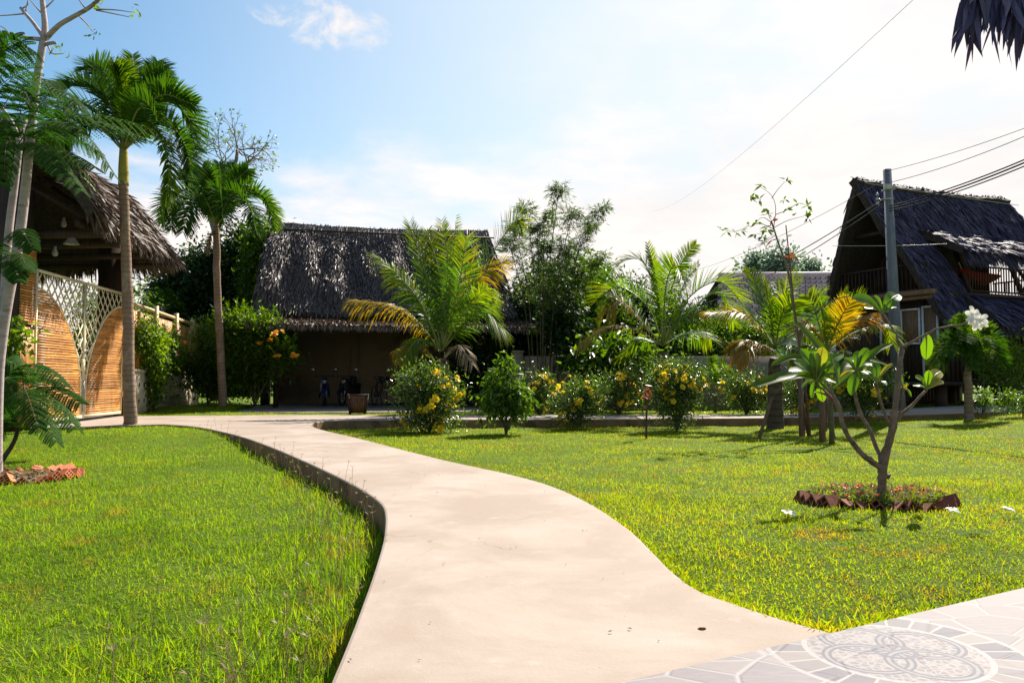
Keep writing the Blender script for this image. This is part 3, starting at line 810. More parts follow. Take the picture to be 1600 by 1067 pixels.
thatch(g, EA, EB, RB, RA, 8200, .42, .042, .22, .50, .12, 21, fringe=1500, fl=.34, thick=.18)
FA = np.array([-14.2, 22.4, 4.0]); thatch(g, EB, FA, RB, RB + np.array([-.05, .02, 0]), 1500, .46, .05, .2, .35, .06, 22, fringe=500, fl=.4, thick=.18)
NA = np.array([-14.6, 15.0, 4.0]); thatch(g, FA, NA, RA, RB, 1500, .5, .06, .2, .4, .05, 23, fringe=1500, fl=.5, thick=.18)
ridge_tufts(g, RA, RB, 260, .22, .05, 24)
g.build('thatched_roof', [M['thatch_warm'], M['thatch_base']], gh)
g = Geo()
for y in (16.6, 17.9, 19.6, 21.3):
    x0 = -8.5 - .11 * (y - 15); g.bar((x0, y, 4.02), (x0 - 5.4, y, 3.95), .1, .14)
    g.bar((x0 + .1, y + .07, 4.10), (-11.5, y + .07, 5.75), .08, .1)
g.bar((-9.0, 16.3, 4.2), (-9.75, 21.7, 4.2), .12, .14); g.bar((-13.5, 15.6, 3.9), (-14.0, 21.7, 3.9), .12, .12)
g.build('beam', M['wood_dark'], gh)


def pendant(px, py, Y, r, label, bare=False):
    c = at(px, py, Y)
    t = thing('pendant_lamp', label, 'lamp', c + np.array([0, 0, .06]), 'lamps under the gatehouse roof')
    Geo().tube([c + np.array([0, 0, .1]), np.array([c[0], c[1], 4.05])], .008, 4).build('cord', M['wire'], t)
    if bare:
        Geo().lathe([(.001, -.13), (.05, -.11), (.065, -.06), (.05, 0), (.028, .05), (.03, .1), (.001, .11)], 12, c).build('bulb', M['lampwhite'], t, True)
    else:
        Geo().lathe([(r, -.10), (r * .95, -.085), (r * .5, .02), (r * .25, .08), (.03, .12), (.001, .13)], 18, c).build('lamp_shade', M['lampwhite'], t, True)
        Geo().lathe([(.001, -.12), (.035, -.1), (.045, -.06), (.03, 0)], 10, c).build('bulb', M['lampwhite'], t, True)


pendant(112, 375, 17.6, .17, 'white conical pendant lamp, the wide shade above the gate')
pendant(100, 347, 18.5, .06, 'small white bulb hanging highest in the gatehouse roof', True)
pendant(86, 392, 17.6, .08, 'small white bulb hanging lowest over the gate lattice', True)

# ------------------------------------------------------------------ fence and low wall past the gate
fe = nrm(np.array([-.20, 1.0, 0])); F0 = np.array([-10.24, 21.35, 0]); FL = 9.6
fp = lambda u, v, o=0.: F0 + fe * u + np.array([0, 0, v]) + np.array([fe[1], -fe[0], 0]) * o
fw = thing('garden_fence', 'bamboo slat fence with pale top rail on a cream block wall', 'fence', F0)
g = Geo(); g.box(fp(FL / 2, .55, -.1), (FL, .2, 1.2), (fe, np.array([fe[1], -fe[0], 0]), gz)); g.box(fp(FL / 2, 1.19, -.1), (FL, .28, .08), (fe, np.array([fe[1], -fe[0], 0]), gz))
g.build('low_wall', M['wall_stone'], fw)
for u in np.arange(.3, 5.0, .55):
    for v in (.35, .8): Geo().lathe([(.001, .002), (.062, .002), (.062, 0)], 10, fp(u, v, .003), ax=(np.array(fe), gz, np.array([fe[1], -fe[0], 0]))).build('vent_hole', M['hole'], fw)
g = Geo()
for u in np.arange(.1, FL, .17): g.bar(fp(u, 1.25, -.1), fp(u, 2.86, -.1), .095, .025, np.array([fe[1], -fe[0], 0]))
g.build('slat_panel', M['bamboo'], fw)
Geo().tube([fp(0, 3.0, -.06), fp(FL, 3.0, -.06)], .065, 8).build('top_rail', M['bamboo_pale'], fw)
Geo().tube([fp(0, 1.9, -.15), fp(FL, 1.9, -.15)], .04, 8).build('mid_rail', M['bamboo'], fw)
for u in (2.6, 5.4, 8.2): Geo().tube([fp(u, 1.2, .0), fp(u, 3.16, .0)], .08, 10).build('fence_post', M['bamboo_pale'], fw)

# ------------------------------------------------------------------ thatched shed in the middle
e = nrm(np.array([.977, .212, 0])); n_ = np.array([e[1], -e[0], 0]); RL = np.array([-8.77, 29.0, 0])
shp = lambda u, o, v: RL + e * u + n_ * o + np.array([0, 0, v])       # along ridge, towards camera, up
sax = (e, n_, gz)
sh = thing('carport', 'open thatched carport with beige back wall behind the coconut palm', 'carport', shp(4, 1, 0))
g = Geo()
thatch(g, shp(-.35, 3.0, 3.25), shp(8.45, 3.0, 3.25), shp(7.95, 0, 6.62), shp(-.05, 0, 6.62), 21000, .32, .027, .30, .16, .22, 31, fringe=1700, fl=.14)
thatch(g, shp(8.45, -3.0, 3.25), shp(-.35, -3.0, 3.25), shp(-.05, -.02, 6.6), shp(7.95, -.02, 6.6), 1600, .4, .06, .2, .1, .05, 32)
thatch(g, shp(-.45, -3, 3.25), shp(-.45, 3, 3.25), shp(-.1, .03, 6.58), shp(-.1, -.03, 6.58), 3200, .36, .045, .12, .06, .04, 33, fringe=300)
thatch(g, shp(8.5, 3, 3.25), shp(8.5, -3, 3.25), shp(8.0, -.03, 6.58), shp(8.0, .03, 6.58), 3200, .36, .045, .12, .06, .04, 34, fringe=300)
g.build('thatched_roof', [M['thatch'], M['thatch_base']], sh)
g = Geo()
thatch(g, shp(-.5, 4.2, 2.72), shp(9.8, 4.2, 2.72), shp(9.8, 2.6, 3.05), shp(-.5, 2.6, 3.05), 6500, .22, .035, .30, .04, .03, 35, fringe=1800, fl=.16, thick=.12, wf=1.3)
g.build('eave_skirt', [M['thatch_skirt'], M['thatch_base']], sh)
g = Geo()
thatch(g, shp(-.12, .30, 6.30), shp(8.02, .30, 6.30), shp(8.02, .02, 6.74), shp(-.12, .02, 6.74), 2200, .36, .03, .05, .02, .0, 36, under=False, rough=.25)
thatch(g, shp(8.02, -.30, 6.30), shp(-.12, -.30, 6.30), shp(-.12, -.02, 6.74), shp(8.02, -.02, 6.74), 900, .36, .04, .05, .02, .0, 37, under=False, rough=.25)
ridge_tufts(g, shp(-.1, 0, 6.70), shp(8.0, 0, 6.70), 900, .12, .03, 38)
g.tube([shp(-.3, .33, 6.40), shp(4, .35, 6.38), shp(8.2, .33, 6.38)], .035, 6, m=2)
g.build('ridge_cap', [M['thatch'], M['thatch_base'], M['wood_dark']], sh)
g = Geo(); g.box(shp(4.15, -2.4, 1.55), (8.5, .16, 3.3), sax); g.box(shp(8.33, -.3, 1.55), (.14, 4.0, 3.3), sax); g.build('back_wall', M['plaster'], sh)
g = Geo(); g.box(shp(-.28, -.9, 1.5), (.1, 3.2, 3.0), sax); g.build('side_wall', M['wood_dark'], sh)
for u in (.35, 4.55, 8.35):
    g = Geo(); g.tube([shp(u, 2.7, 0.0), shp(u, 2.68, 3.2)], .085, 10); g.build('post', M['wood_dark'], sh, True)
g = Geo(); g.box(shp(3.0, -2.25, 1.5), (.36, .2, 3.1), sax); g.build('pillar', M['plaster'], sh)
for u in (1.0, 3.0, 5.0, 7.2):
    g = Geo(); g.bar(shp(u, -2.3, 3.05), shp(u, 2.9, 3.05), .1, .14); g.bar(shp(u + .1, 2.8, 3.1), shp(u + .1, .05, 6.25), .08, .1); g.build('beam', M['wood_dark'], sh)
g = Geo(); g.bar(shp(-.2, 2.75, 3.13), shp(8.4, 2.75, 3.13), .1, .09); g.build('beam', M['wood_dark'], sh)


def motorbike(px, Y, yaw, label, paint, big=False):
    loc = gr(px, 590 + F * (CAM_Z - .02) / Y, .02); loc[2] = .014
    t = thing('motor_scooter' if not big else 'motorcycle', label, 'motorbike', (0, 0, 0), 'motorbikes parked in the carport')
    for x in (.62, -.62):
        w = Geo(); a = np.linspace(0, 2 * np.pi, 22)
        w.tube(np.stack([x + .24 * np.cos(a), 0 * a, .29 + .24 * np.sin(a)], -1), .05, 7, False)
        wo_ = w.build('wheel', M['black'], t, True)
        rim = Geo().tube(np.stack([x + .19 * np.cos(a), 0 * a, .29 + .19 * np.sin(a)], -1), .014, 5, False)
        for k in range(5): rim.bar((x, 0, .29), (x + .19 * math.cos(k * 1.257), 0, .29 + .19 * math.sin(k * 1.257)), .022, .03, (0, 1, 0))
        rim.build('rim', M['metal'], wo_)
    b = Geo()
    for y in (-.07, .07): b.tube([(.62, y, .29), (.50, y, .62), (.42, y, .90)], .022, 6)
    b.build('front_fork', M['metal'], t)
    b = Geo()
    sec = lambda x, w, z0, z1: [(x, -w, z0), (x, -w * .9, (z0 + z1) / 2), (x, -w * .5, z1), (x, w * .5, z1), (x, w * .9, (z0 + z1) / 2), (x, w, z0)]
    b.grid([sec(-.85, .05, .66, .72), sec(-.6, .15, .5, .74), sec(-.2, .16, .36, .72), sec(0, .15, .28, .46 if not big else .8), sec(.25, .17, .28, .45 if not big else .86), sec(.36, .2, .34, .95), sec(.50, .17, .42, .98), sec(.58, .05, .55, .90)])
    b.build('body', paint, t, True)
    b = Geo(); a = np.linspace(.35, 2.6, 9)
    b.grid([[(.62 + .33 * math.cos(q), y, .29 + .33 * math.sin(q)) for y in (-.07, 0, .07)] for q in a]); b.build('mudguard', paint, t, True)
    b = Geo(); b.grid([[(x, -w, z), (x, 0, z + .04), (x, w, z)] for x, w, z in ((-.85, .08, .76), (-.55, .13, .78), (-.2, .13, .75), (.05, .09, .74))]); b.box((-.4, 0, .74), (.8, .2, .06)); b.build('seat', M['leather'], t, True)
    b = Geo(); b.tube(curve([(.30, -.36, 1.02), (.40, -.18, 1.05), (.43, 0, 1.03), (.40, .18, 1.05), (.30, .36, 1.02)], 11), .018, 6); b.build('handlebar', M['black'], t, True)
    b = Geo(); b.lathe([(.001, .03), (.06, .028), (.085, .0), (.06, -.06), (.001, -.09)], 14, (.53, 0, .86), ax=((0, 1, 0), (0, 0, 1), (1, 0, 0))); b.build('headlight', M['lampwhite'], t, True)
    for y in (-.33, .33):
        b = Geo(); b.tube([(.37, y * .8, 1.04), (.36, y * 1.1, 1.24)], .008, 5); mi = b.build('mirror_stalk', M['black'], t)
        b = Geo(); b.box((.35, y * 1.15, 1.27), (.02, .12, .07)); b.build('mirror', M['mirror'], mi)
    if big:
        b = Geo(); b.lathe([(.001, .16), (.09, .13), (.14, .05), (.14, -.04), (.10, -.10)], 14, (-.3, 0, .92)); b.build('luggage_box', M['black'], t, True)
    t.location = tuple(loc); t.rotation_euler = (0, 0, yaw); return t


motorbike(507, 27.9, R(-78), 'dark blue scooter with chrome mirrors parked left of its neighbour in the carport', M['blue_paint'])
motorbike(546, 28.1, R(-103), 'black motorcycle with a luggage box in the carport by the pillar', M['black'], True)


def bicycle(px, Y, yaw, label):
    loc = gr(px, 590 + F * (CAM_Z - .02) / Y, .02); loc[2] = .014
    t = thing('bicycle', label, 'bicycle', (0, 0, 0), 'bicycles parked in the carport')
    a = np.linspace(0, 2 * np.pi, 26)
    for x in (.52, -.52):
        w = Geo().tube(np.stack([x + .32 * np.cos(a), 0 * a, .34 + .32 * np.sin(a)], -1), .02, 6, False)
        wh = w.build('wheel', M['black'], t, True); s_ = Geo()
        for k in range(12): s_.tube([(x, 0, .34), (x + .31 * math.cos(k * .5236), 0, .34 + .31 * math.sin(k * .5236))], .003, 3, False)
        s_.build('spoke_set', M['metal'], wh)
    f = Geo(); B_, H_, S_ = (-.08, 0, .30), (.36, 0, .84), (-.22, 0, .82)
    for p, q in ((B_, H_), (S_, (.35, 0, .80)), (B_, S_), ((-.52, 0, .34), B_), ((-.52, 0, .34), S_), ((.52, 0, .34), H_)): f.tube([p, q], .018, 6)
    f.build('frame', M['wood_dark'], t, True)
    Geo().tube(curve([(.20, -.28, 1.0), (.36, -.14, 1.03), (.38, 0, .98), (.36, .14, 1.03), (.20, .28, 1.0)], 9), .014, 5).build('handlebar', M['black'], t, True)
    s_ = Geo(); s_.grid([[(x, -w, .93), (x, 0, .96), (x, w, .93)] for x, w in ((-.38, .09), (-.28, .09), (-.1, .025))]); s_.tube([(-.22, 0, .8), (-.25, 0, .94)], .013, 5); s_.build('saddle', M['leather'], t)
    s_ = Geo(); s_.box((.55, 0, .92), (.24, .28, .2)); s_.build('basket', M['black'], t)
    s_ = Geo(); s_.tube([(-.08, -.12, .24), (-.08, .12, .36)], .01, 5); s_.box((-.08, -.15, .24), (.09, .08, .02)); s_.box((-.08, .15, .36), (.09, .08, .02)); s_.build('pedals', M['metal'], t)
    t.location = tuple(loc); t.rotation_euler = (0, 0, yaw); return t


bicycle(592, 28.0, R(-62), 'dark bicycle with a basket just right of the carport pillar')
bicycle(628, 28.4, R(-75), 'dark bicycle standing behind the yellow flower bush by the carport post')

# wooden tub on the path
PT = gr(559, 646, 0.0)
t = thing('planter_tub', 'brown square wooden planter tub standing on the path edge', 'planter', PT)
g = Geo()
for k in range(4):
    a = k * math.pi / 2 + .15; ca, sa = math.cos(a), math.sin(a); ax = ((-sa, ca, 0), (ca, sa, 0), (0, 0, 1))
    for j in range(6):
        x = (j - 2.5) * .070; b0, b1 = np.array([x * .82, .195, .02]), np.array([x * 1.1, .262, .50])
        g.bar(PT + b0 @ np.array(ax), PT + b1 @ np.array(ax), .066, .025, (ca, sa, 0))
g.build('stave_panel', M['tub'], t)
g = Geo()
for k in range(4):
    a = k * math.pi / 2 + .15; ca, sa = math.cos(a), math.sin(a); d = np.array([-sa, ca, 0]); o = np.array([ca, sa, 0])
    g.bar(PT + o * .272 - d * .29 + gz * .515, PT + o * .272 + d * .25 + gz * .515, .05, .04)
    for s in (-1, 1): g.bar(PT + o * .207 + d * s * .19 + gz * .0, PT + o * .268 + d * s * .258 + gz * .49, .05, .05, o)
g.build('rim', M['wood_dark'], t)
g = Geo(); g.box(PT + gz * .44, (.42, .42, .03), ((math.cos(.15), math.sin(.15), 0), (-math.sin(.15), math.cos(.15), 0), (0, 0, 1))); g.build('soil', M['soil'], t)

# ------------------------------------------------------------------ beige boundary wall and the tiled house behind
bw = thing('boundary_wall', 'low beige plastered boundary wall behind the flower bushes', 'wall', (5, 26.5, 0))
g = Geo(); g.box((6.3, 26.6, .86), (12.6, .18, 1.72)); g.build('wall_panel', M['plaster'], bw)
for x in (.2, 3.7, 7.6, 11.0):
    g = Geo(); g.box((x, 26.55, .92), (.34, .32, 1.84)); g.box((x, 26.55, 1.87), (.42, .40, .06)); g.build('wall_pier', M['plaster'], bw)

th = thing('tiled_house', 'pale house with pinkish tiled roof beyond the garden wall', 'house', (15, 44, 0))
A, B = np.array([10.2, 39.6, 3.3]), np.array([20.5, 39.0, 3.3]); C, D = np.array([19.0, 43.5, 6.6]), np.array([11.5, 44.0, 6.6])
g = Geo(); Nn = nrm(np.cross(B - A, D - A)); rows, cols = 13, 28
for i in range(rows):
    t0, t1 = (i + .03) / rows, (i + .90) / rows
    for j in range(cols):
        s0 = (j + (.5 if i % 2 else 0)) / cols; s1 = s0 + .86 / cols; sm = (s0 + s1) / 2
        q = lambda s, t: (A * (1 - min(s, 1)) + B * min(s, 1)) * (1 - t) + (D * (1 - min(s, 1)) + C * min(s, 1)) * t
        if s0 > .985: continue
        g.add([q(s0, t0) + Nn * .20, q(sm, t0 - .012) + Nn * .26, q(s1, t0) + Nn * .20, q(s0, min(t1, 1)) + Nn * .03, q(sm, min(t1, 1)) + Nn * .08, q(s1, min(t1, 1)) + Nn * .02, q(s0, t0), q(s1, t0)], q=[[0, 1, 4, 3], [1, 2, 5, 4]], t=[[6, 1, 0], [6, 7, 1], [7, 2, 1]])
g.add([A, B, C, D], q=[[0, 1, 2, 3]], m=1)
g.add([A + [0, 9, 0], B + [0, 9, 0], C + [0, .02, 0], D + [0, .02, 0]], q=[[0, 3, 2, 1]], m=1)
g.tube([D + gz * .1, C + gz * .1], .14, 8)
g.build('tiled_roof', [M['roof_tile'], M['thatch_base']], th)
g = Geo(); g.box((15.4, 44, 1.8), (8.6, 7.6, 3.6)); g.build('wall', M['pale_wall'], th)
for x in (12.6, 15.2, 17.8):
    f = Geo()
    for dx_, dz_, sx, sz in ((-.55, 0, .08, 1.3), (.55, 0, .08, 1.3), (0, .62, 1.02, .08), (0, -.62, 1.02, .08)): f.box((x + dx_, 40.17, 2.5 + dz_), (sx, .1, sz))
    fo = f.build('window', M['white_frame'], th); Geo().box((x, 40.19, 2.5), (1.02, .04, 1.16)).build('pane', M['black'], fo)

# ------------------------------------------------------------------ two-storey thatched house on stilts at the right
hr, hg = np.array([.917, .4, 0]), np.array([-.4, .917, 0]); H0 = np.array([11.8, 25.4, 0.0])
hp = lambda a, b, z: H0 + hr * a + hg * b + np.array([0, 0, z])
hax = (hr, hg, gz)
hs = thing('stilt_house', 'tall dark thatched house on stilts with open upper balcony', 'house', hp(3, 0, 0))
g = Geo()
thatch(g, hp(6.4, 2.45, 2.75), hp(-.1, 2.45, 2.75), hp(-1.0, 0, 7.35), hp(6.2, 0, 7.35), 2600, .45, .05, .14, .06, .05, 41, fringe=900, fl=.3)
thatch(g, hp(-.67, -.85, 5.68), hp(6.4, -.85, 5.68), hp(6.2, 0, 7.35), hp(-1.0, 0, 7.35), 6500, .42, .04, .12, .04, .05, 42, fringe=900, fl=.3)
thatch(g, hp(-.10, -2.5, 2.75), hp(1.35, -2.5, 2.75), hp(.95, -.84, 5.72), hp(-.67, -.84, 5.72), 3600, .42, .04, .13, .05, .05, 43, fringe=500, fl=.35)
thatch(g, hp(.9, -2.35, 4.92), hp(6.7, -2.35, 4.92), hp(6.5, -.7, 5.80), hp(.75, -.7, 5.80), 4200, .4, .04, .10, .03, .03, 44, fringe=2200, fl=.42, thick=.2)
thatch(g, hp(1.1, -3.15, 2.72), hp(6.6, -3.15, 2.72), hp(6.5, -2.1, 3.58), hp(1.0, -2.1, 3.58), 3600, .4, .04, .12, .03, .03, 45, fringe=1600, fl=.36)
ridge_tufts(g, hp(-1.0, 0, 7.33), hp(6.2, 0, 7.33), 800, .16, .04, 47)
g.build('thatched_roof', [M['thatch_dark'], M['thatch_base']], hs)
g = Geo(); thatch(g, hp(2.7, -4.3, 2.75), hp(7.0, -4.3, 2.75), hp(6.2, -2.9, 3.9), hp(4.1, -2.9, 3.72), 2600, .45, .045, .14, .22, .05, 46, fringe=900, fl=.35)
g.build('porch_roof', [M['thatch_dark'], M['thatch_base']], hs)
g = Geo()
for b in np.arange(-2.0, 2.01, .135): g.box(hp(.18, b, 2.15), (.05, .12, 2.5), hax)
g.box(hp(3.2, -2.0, 2.15), (6.0, .08, 2.55), hax); g.box(hp(3.2, 2.0, 2.15), (6.0, .08, 2.55), hax); g.box(hp(6.3, 0, 2.15), (.08, 4.0, 2.55), hax)
for a in np.arange(.4, 6.2, .19): g.box(hp(a, -2.06, 2.15), (.10, .05, 2.5), hax)
g.build('lower_wall', M['wood_dark'], hs)
g = Geo(); g.box(hp(3.1, 0, .82), (6.6, 4.5, .12), hax); g.box(hp(3.4, 0, 3.52), (6.0, 4.3, .12), hax); g.build('storey_floor', M['wood_dark'], hs)
g = Geo(); g.box(hp(-.22, -.1, 3.55), (.24, 4.1, .15), hax); g.box(hp(-.2, -.1, 3.40), (.12, 4.0, .10), hax); g.build('balcony_beam', M['wood_mid'], hs)
g = Geo()
for z0, b0 in ((5.6, .9),): g.box(hp(-.2, 0, z0), (.1, 2 * b0, .11), hax)
g.build('tie_beam', M['wood_dark'], hs)
g = Geo(); bs = np.arange(-2.1, 2.11, .15)
for b in bs:
    top = 7.2 - abs(b) * 1.88
    if top > 3.7: g.box(hp(1.35, b, (3.55 + top) / 2), (.06, .145, top - 3.55), hax)
g.build('upper_wall', M['wood_dark'], hs); g = Geo()
for b in np.arange(.75, 2.1, .15):
    top = 7.2 - abs(b) * 1.88
    if top > 3.7: g.box(hp(6.2, b, (3.55 + top) / 2), (.06, .145, top - 3.55), hax)
g.build('end_wall', M['wood_dark'], hs)


def railing(p, q, z, h, sp=.12):
    g = Geo(); p, q = np.array(p), np.array(q); L = np.linalg.norm(q - p); d = (q - p) / L
    for v in (.06, h): g.bar(p + gz * (z + v), q + gz * (z + v), .05, .05)
    for s in np.arange(0, L, sp): g.bar(p + d * s + gz * (z + .06), p + d * s + gz * (z + h), .028, .028, (1, 0, 0))
    return g


railing(hp(-.2, -1.95, 0), hp(-.2, 1.95, 0), 3.6, .85, .15).build('balcony_railing', M['wood_dark'], hs)
railing(hp(1.4, -2.1, 0), hp(6.5, -2.1, 0), 3.58, .82).build('balcony_railing', M['wood_dark'], hs)
railing(hp(6.5, -2.1, 0), hp(6.5, .75, 0), 3.58, .82).build('balcony_railing', M['wood_dark'], hs)
for p_, q_ in [(hp(c, -2.05, 3.6), hp(a, -2.05, 5.1)) for a, c in ((3.0, 3.9), (4.8, 3.9), (4.8, 5.7))] + [(hp(6.45, c, 3.6), hp(6.45, b, 5.3)) for b, c in ((-2.0, -1.0), (.1, -1.0))] + [(hp(1.5, -2.05, 3.6), hp(2.2, -.9, 5.4))]:
    Geo().bar(p_, q_, .11, .09).build('brace', M['wood_dark'], hs)


def framed(a, b0, b1, z0, z1, name, pane_name, fr=.055):
    f = Geo(); bm = (b0 + b1) / 2
    f.box(hp(a, b0, (z0 + z1) / 2), (.07, fr, z1 - z0), hax); f.box(hp(a, b1, (z0 + z1) / 2), (.07, fr, z1 - z0), hax)
    f.box(hp(a, bm, z1), (.068, abs(b1 - b0) + fr, fr), hax); f.box(hp(a, bm, z0), (.068, abs(b1 - b0) + fr, fr), hax)
    o = f.build(name, M['white_frame'], hs)
    Geo().box(hp(a + .03, bm, (z0 + z1) / 2), (.03, abs(b1 - b0) - fr, z1 - z0 - fr), hax).build(pane_name, M['wood_mid'], o); return o


framed(.10, .05, -.60, 2.05, 3.10, 'window', 'shutter'); framed(.10, -.72, -1.38, 2.05, 3.10, 'window', 'shutter')
d_ = framed(.10, -1.50, -2.0, .92, 3.14, 'door', 'door_panel')
Geo().tube([hp(.05, -1.62, 1.85), hp(.05, -1.62, 2.05)], .018, 6).build('handle', M['metal'], d_)
for a in (.3, 3.2, 6.0):
    for b in (-1.9, 0, 1.9):
        Geo().box(hp(a, b, .35), (.24, .24, .85), hax).build('stilt', M['wood_dark'], hs)
for a in (1.4, 3.6, 5.9):
    Geo().tube([hp(a, -2.85, 0.1), hp(a, -2.85, 2.85)], .075, 8).build('porch_post', M['wood_dark'], hs)
g = railing(hp(1.8, -2.8, 0), hp(6.6, -2.8, 0), .85, 1.0, .14)
for z in (.15, .32, .49, .66): g.bar(hp(1.8, -2.82, z), hp(6.6, -2.82, z), .03, .14)
g.build('porch_railing', M['wood_dark'], hs)
g = Geo()
for a in np.arange(.2, 6.4, .16): g.box(hp(a, 2.02, .42), (.15, .04, .86), hax)
g.build('sun_block_boards', M['wood_dark'], hs)  # boards added to block sun from behind and darken the ground below
g = Geo(); g.box(hp(-.7, -.6, .42), (.9, 1.6, .08), hax); g.box(hp(-1.1, -.6, .22), (.45, 1.6, .08), hax); g.build('entry_step', M['wood_dark'], hs)
hm = thing('hammock', 'red cloth hammock slung across the upper balcony', 'hammock', hp(3.0, -1.2, 3.8))
g = Geo(); rows = []
for t in np.linspace(0, 1, 14):
    c = hp(1.6 + 2.6 * t, -1.7 + .7 * t, 4.35 - 1.6 * t * (1 - t)); w = .10 + .5 * math.sin(math.pi * t)
    rows.append([c + hg * w * k + gz * (.28 * abs(k) ** 1.5 * math.sin(math.pi * t)) for k in (-1, -.5, 0, .5, 1)])
g.grid(rows); g.build('cloth', M['red_cloth'], hm, True)
g = Geo(); g.tube([hp(1.4, -1.75, 4.55), hp(1.6, -1.7, 4.35)], .014, 5); g.tube([hp(4.2, -1.0, 4.35), hp(4.7, -.9, 4.8)], .014, 5); g.build('cord', M['bamboo_pale'], hm)

# near thatched eave at the top right (a hip corner of the roof next to the terrace)
ev = thing('thatched_eave', 'dark ragged thatch corner hanging in at the top right', 'thatched eave', (3.6, 4.6, 2.8))
g = Geo()
e0 = at(1508, -2, 4.4); e1 = e0 + np.array([3.2, -.3, .0]); e2 = e1 + np.array([.6, 1.0, 1.3]); e3 = e0 + np.array([.7, .9, 1.25])
thatch(g, e0, e1, e2, e3, 1500, .5, .04, .08, .05, .02, 51, fringe=420, fl=.26, thick=.12)
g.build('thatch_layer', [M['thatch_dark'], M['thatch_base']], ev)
g = Geo(); g.bar(e0 + np.array([.25, 0.1, .0]), e2, .09, .1); g.bar(e0 + [.4, .0, .0], e1, .08, .08); g.build('rafter', M['wood_dark'], ev)
Geo().tube([e1 + np.array([-.4, .5, .1]), np.array([e1[0] - .4, e1[1] + .5, 0])], .09, 10).build('post', M['wood_dark'], ev)

# ------------------------------------------------------------------ utility pole and wires
PT_, PB_ = at(1386, 265, 21.0), at(1405, 641, 21.0)
up = thing('utility_pole', 'square grey concrete utility pole in front of the stilt house', 'utility pole', PB_)
g = Geo(); d = nrm(PT_ - PB_); L = np.linalg.norm(PT_ - PB_)
x_ = nrm(np.cross([0, 1, 0], d)); y_ = np.cross(d, x_)
g.box((PT_ + PB_) / 2, (.25, .25, L), (x_, y_, d), taper=.62); g.build('shaft', M['pole'], up)
g = Geo(); k0 = at(1386, 312, 21.0)
g.box(k0, (.25, .24, .05)); g.tube([k0 + np.array([-.12, -.05, 0]), k0 + np.array([-.34, -.1, .0])], .014, 5)
for z in (-.12, 0, .12): g.lathe([(.001, -.05), (.04, -.04), (.045, 0), (.03, .03), (.001, .05)], 8, k0 + np.array([-.3, -.1, z]))
g.box(at(1388, 297, 21), (.26, .25, .03)); g.build('insulator_bracket', M['metal'], up)
Geo().box(at(1387, 292, 20.85), (.16, .08, .14)).build('junction_box', M['lampwhite'], up)


def wire(a, b, sag, r, label, mat='wire'):
    a, b = np.array(a), np.array(b); t = np.linspace(0, 1, 26)[:, None]
    p = a * (1 - t) + b * t - gz * (4 * sag * t * (1 - t))
    o = Geo().tube(p, r, 5, False).build('overhead_wire', M[mat], loc=tuple(a))
    tag(o, label, 'wire', 'overhead wires')


ks = at(1380, 312, 20.95); kt = at(1384, 280, 20.95); kr = at(1392, 285, 20.9)
wire(ks, at(1085, 466, 44), .35, .016, 'thick lower cable running left from the pole over the tiled roof')
wire(ks + [0, 0, -.10], at(1100, 474, 44), .35, .014, 'thinner cable just under the thick one left of the pole')
wire(kt, at(1080, 424, 50), .3, .008, 'thin upper wire running left from the pole above the tall sapling')
wire(at(1384, 268, 20.95), at(1700, 162, 16), .1, .007, 'uppermost thin wire leaving the pole top to the right')
wire(kr, at(1720, 158, 15), .15, .008, 'second thin wire to the right from the pole')
for i, (py, rr_, lb) in enumerate(((212, .016, 'top one of the thick black cables above the stilt house'), (217, .019, 'thick black cable in the middle of the bundle above the stilt house'), (223, .015, 'lowest of the thick black cables above the stilt house'))):
    wire(at(1390, 322 + i * 4, 20.9), at(1680, py + 2, 15.5), .12, rr_, lb)
wire(at(1020, 330, 60), at(1470, -40, 9), .6, .003, 'faint lone wire crossing the sky diagonally')
wire(at(1352, 286, 24.2), at(1592, 321, 26.5), .02, .009, 'pale cable stretched along the stilt house ridge', 'wire_pale')
wire(at(1300, 384, 24.5), at(1480, 381, 23.2), .03, .008, 'pale thin wire strung level across the stilt house gable', 'wire_pale')


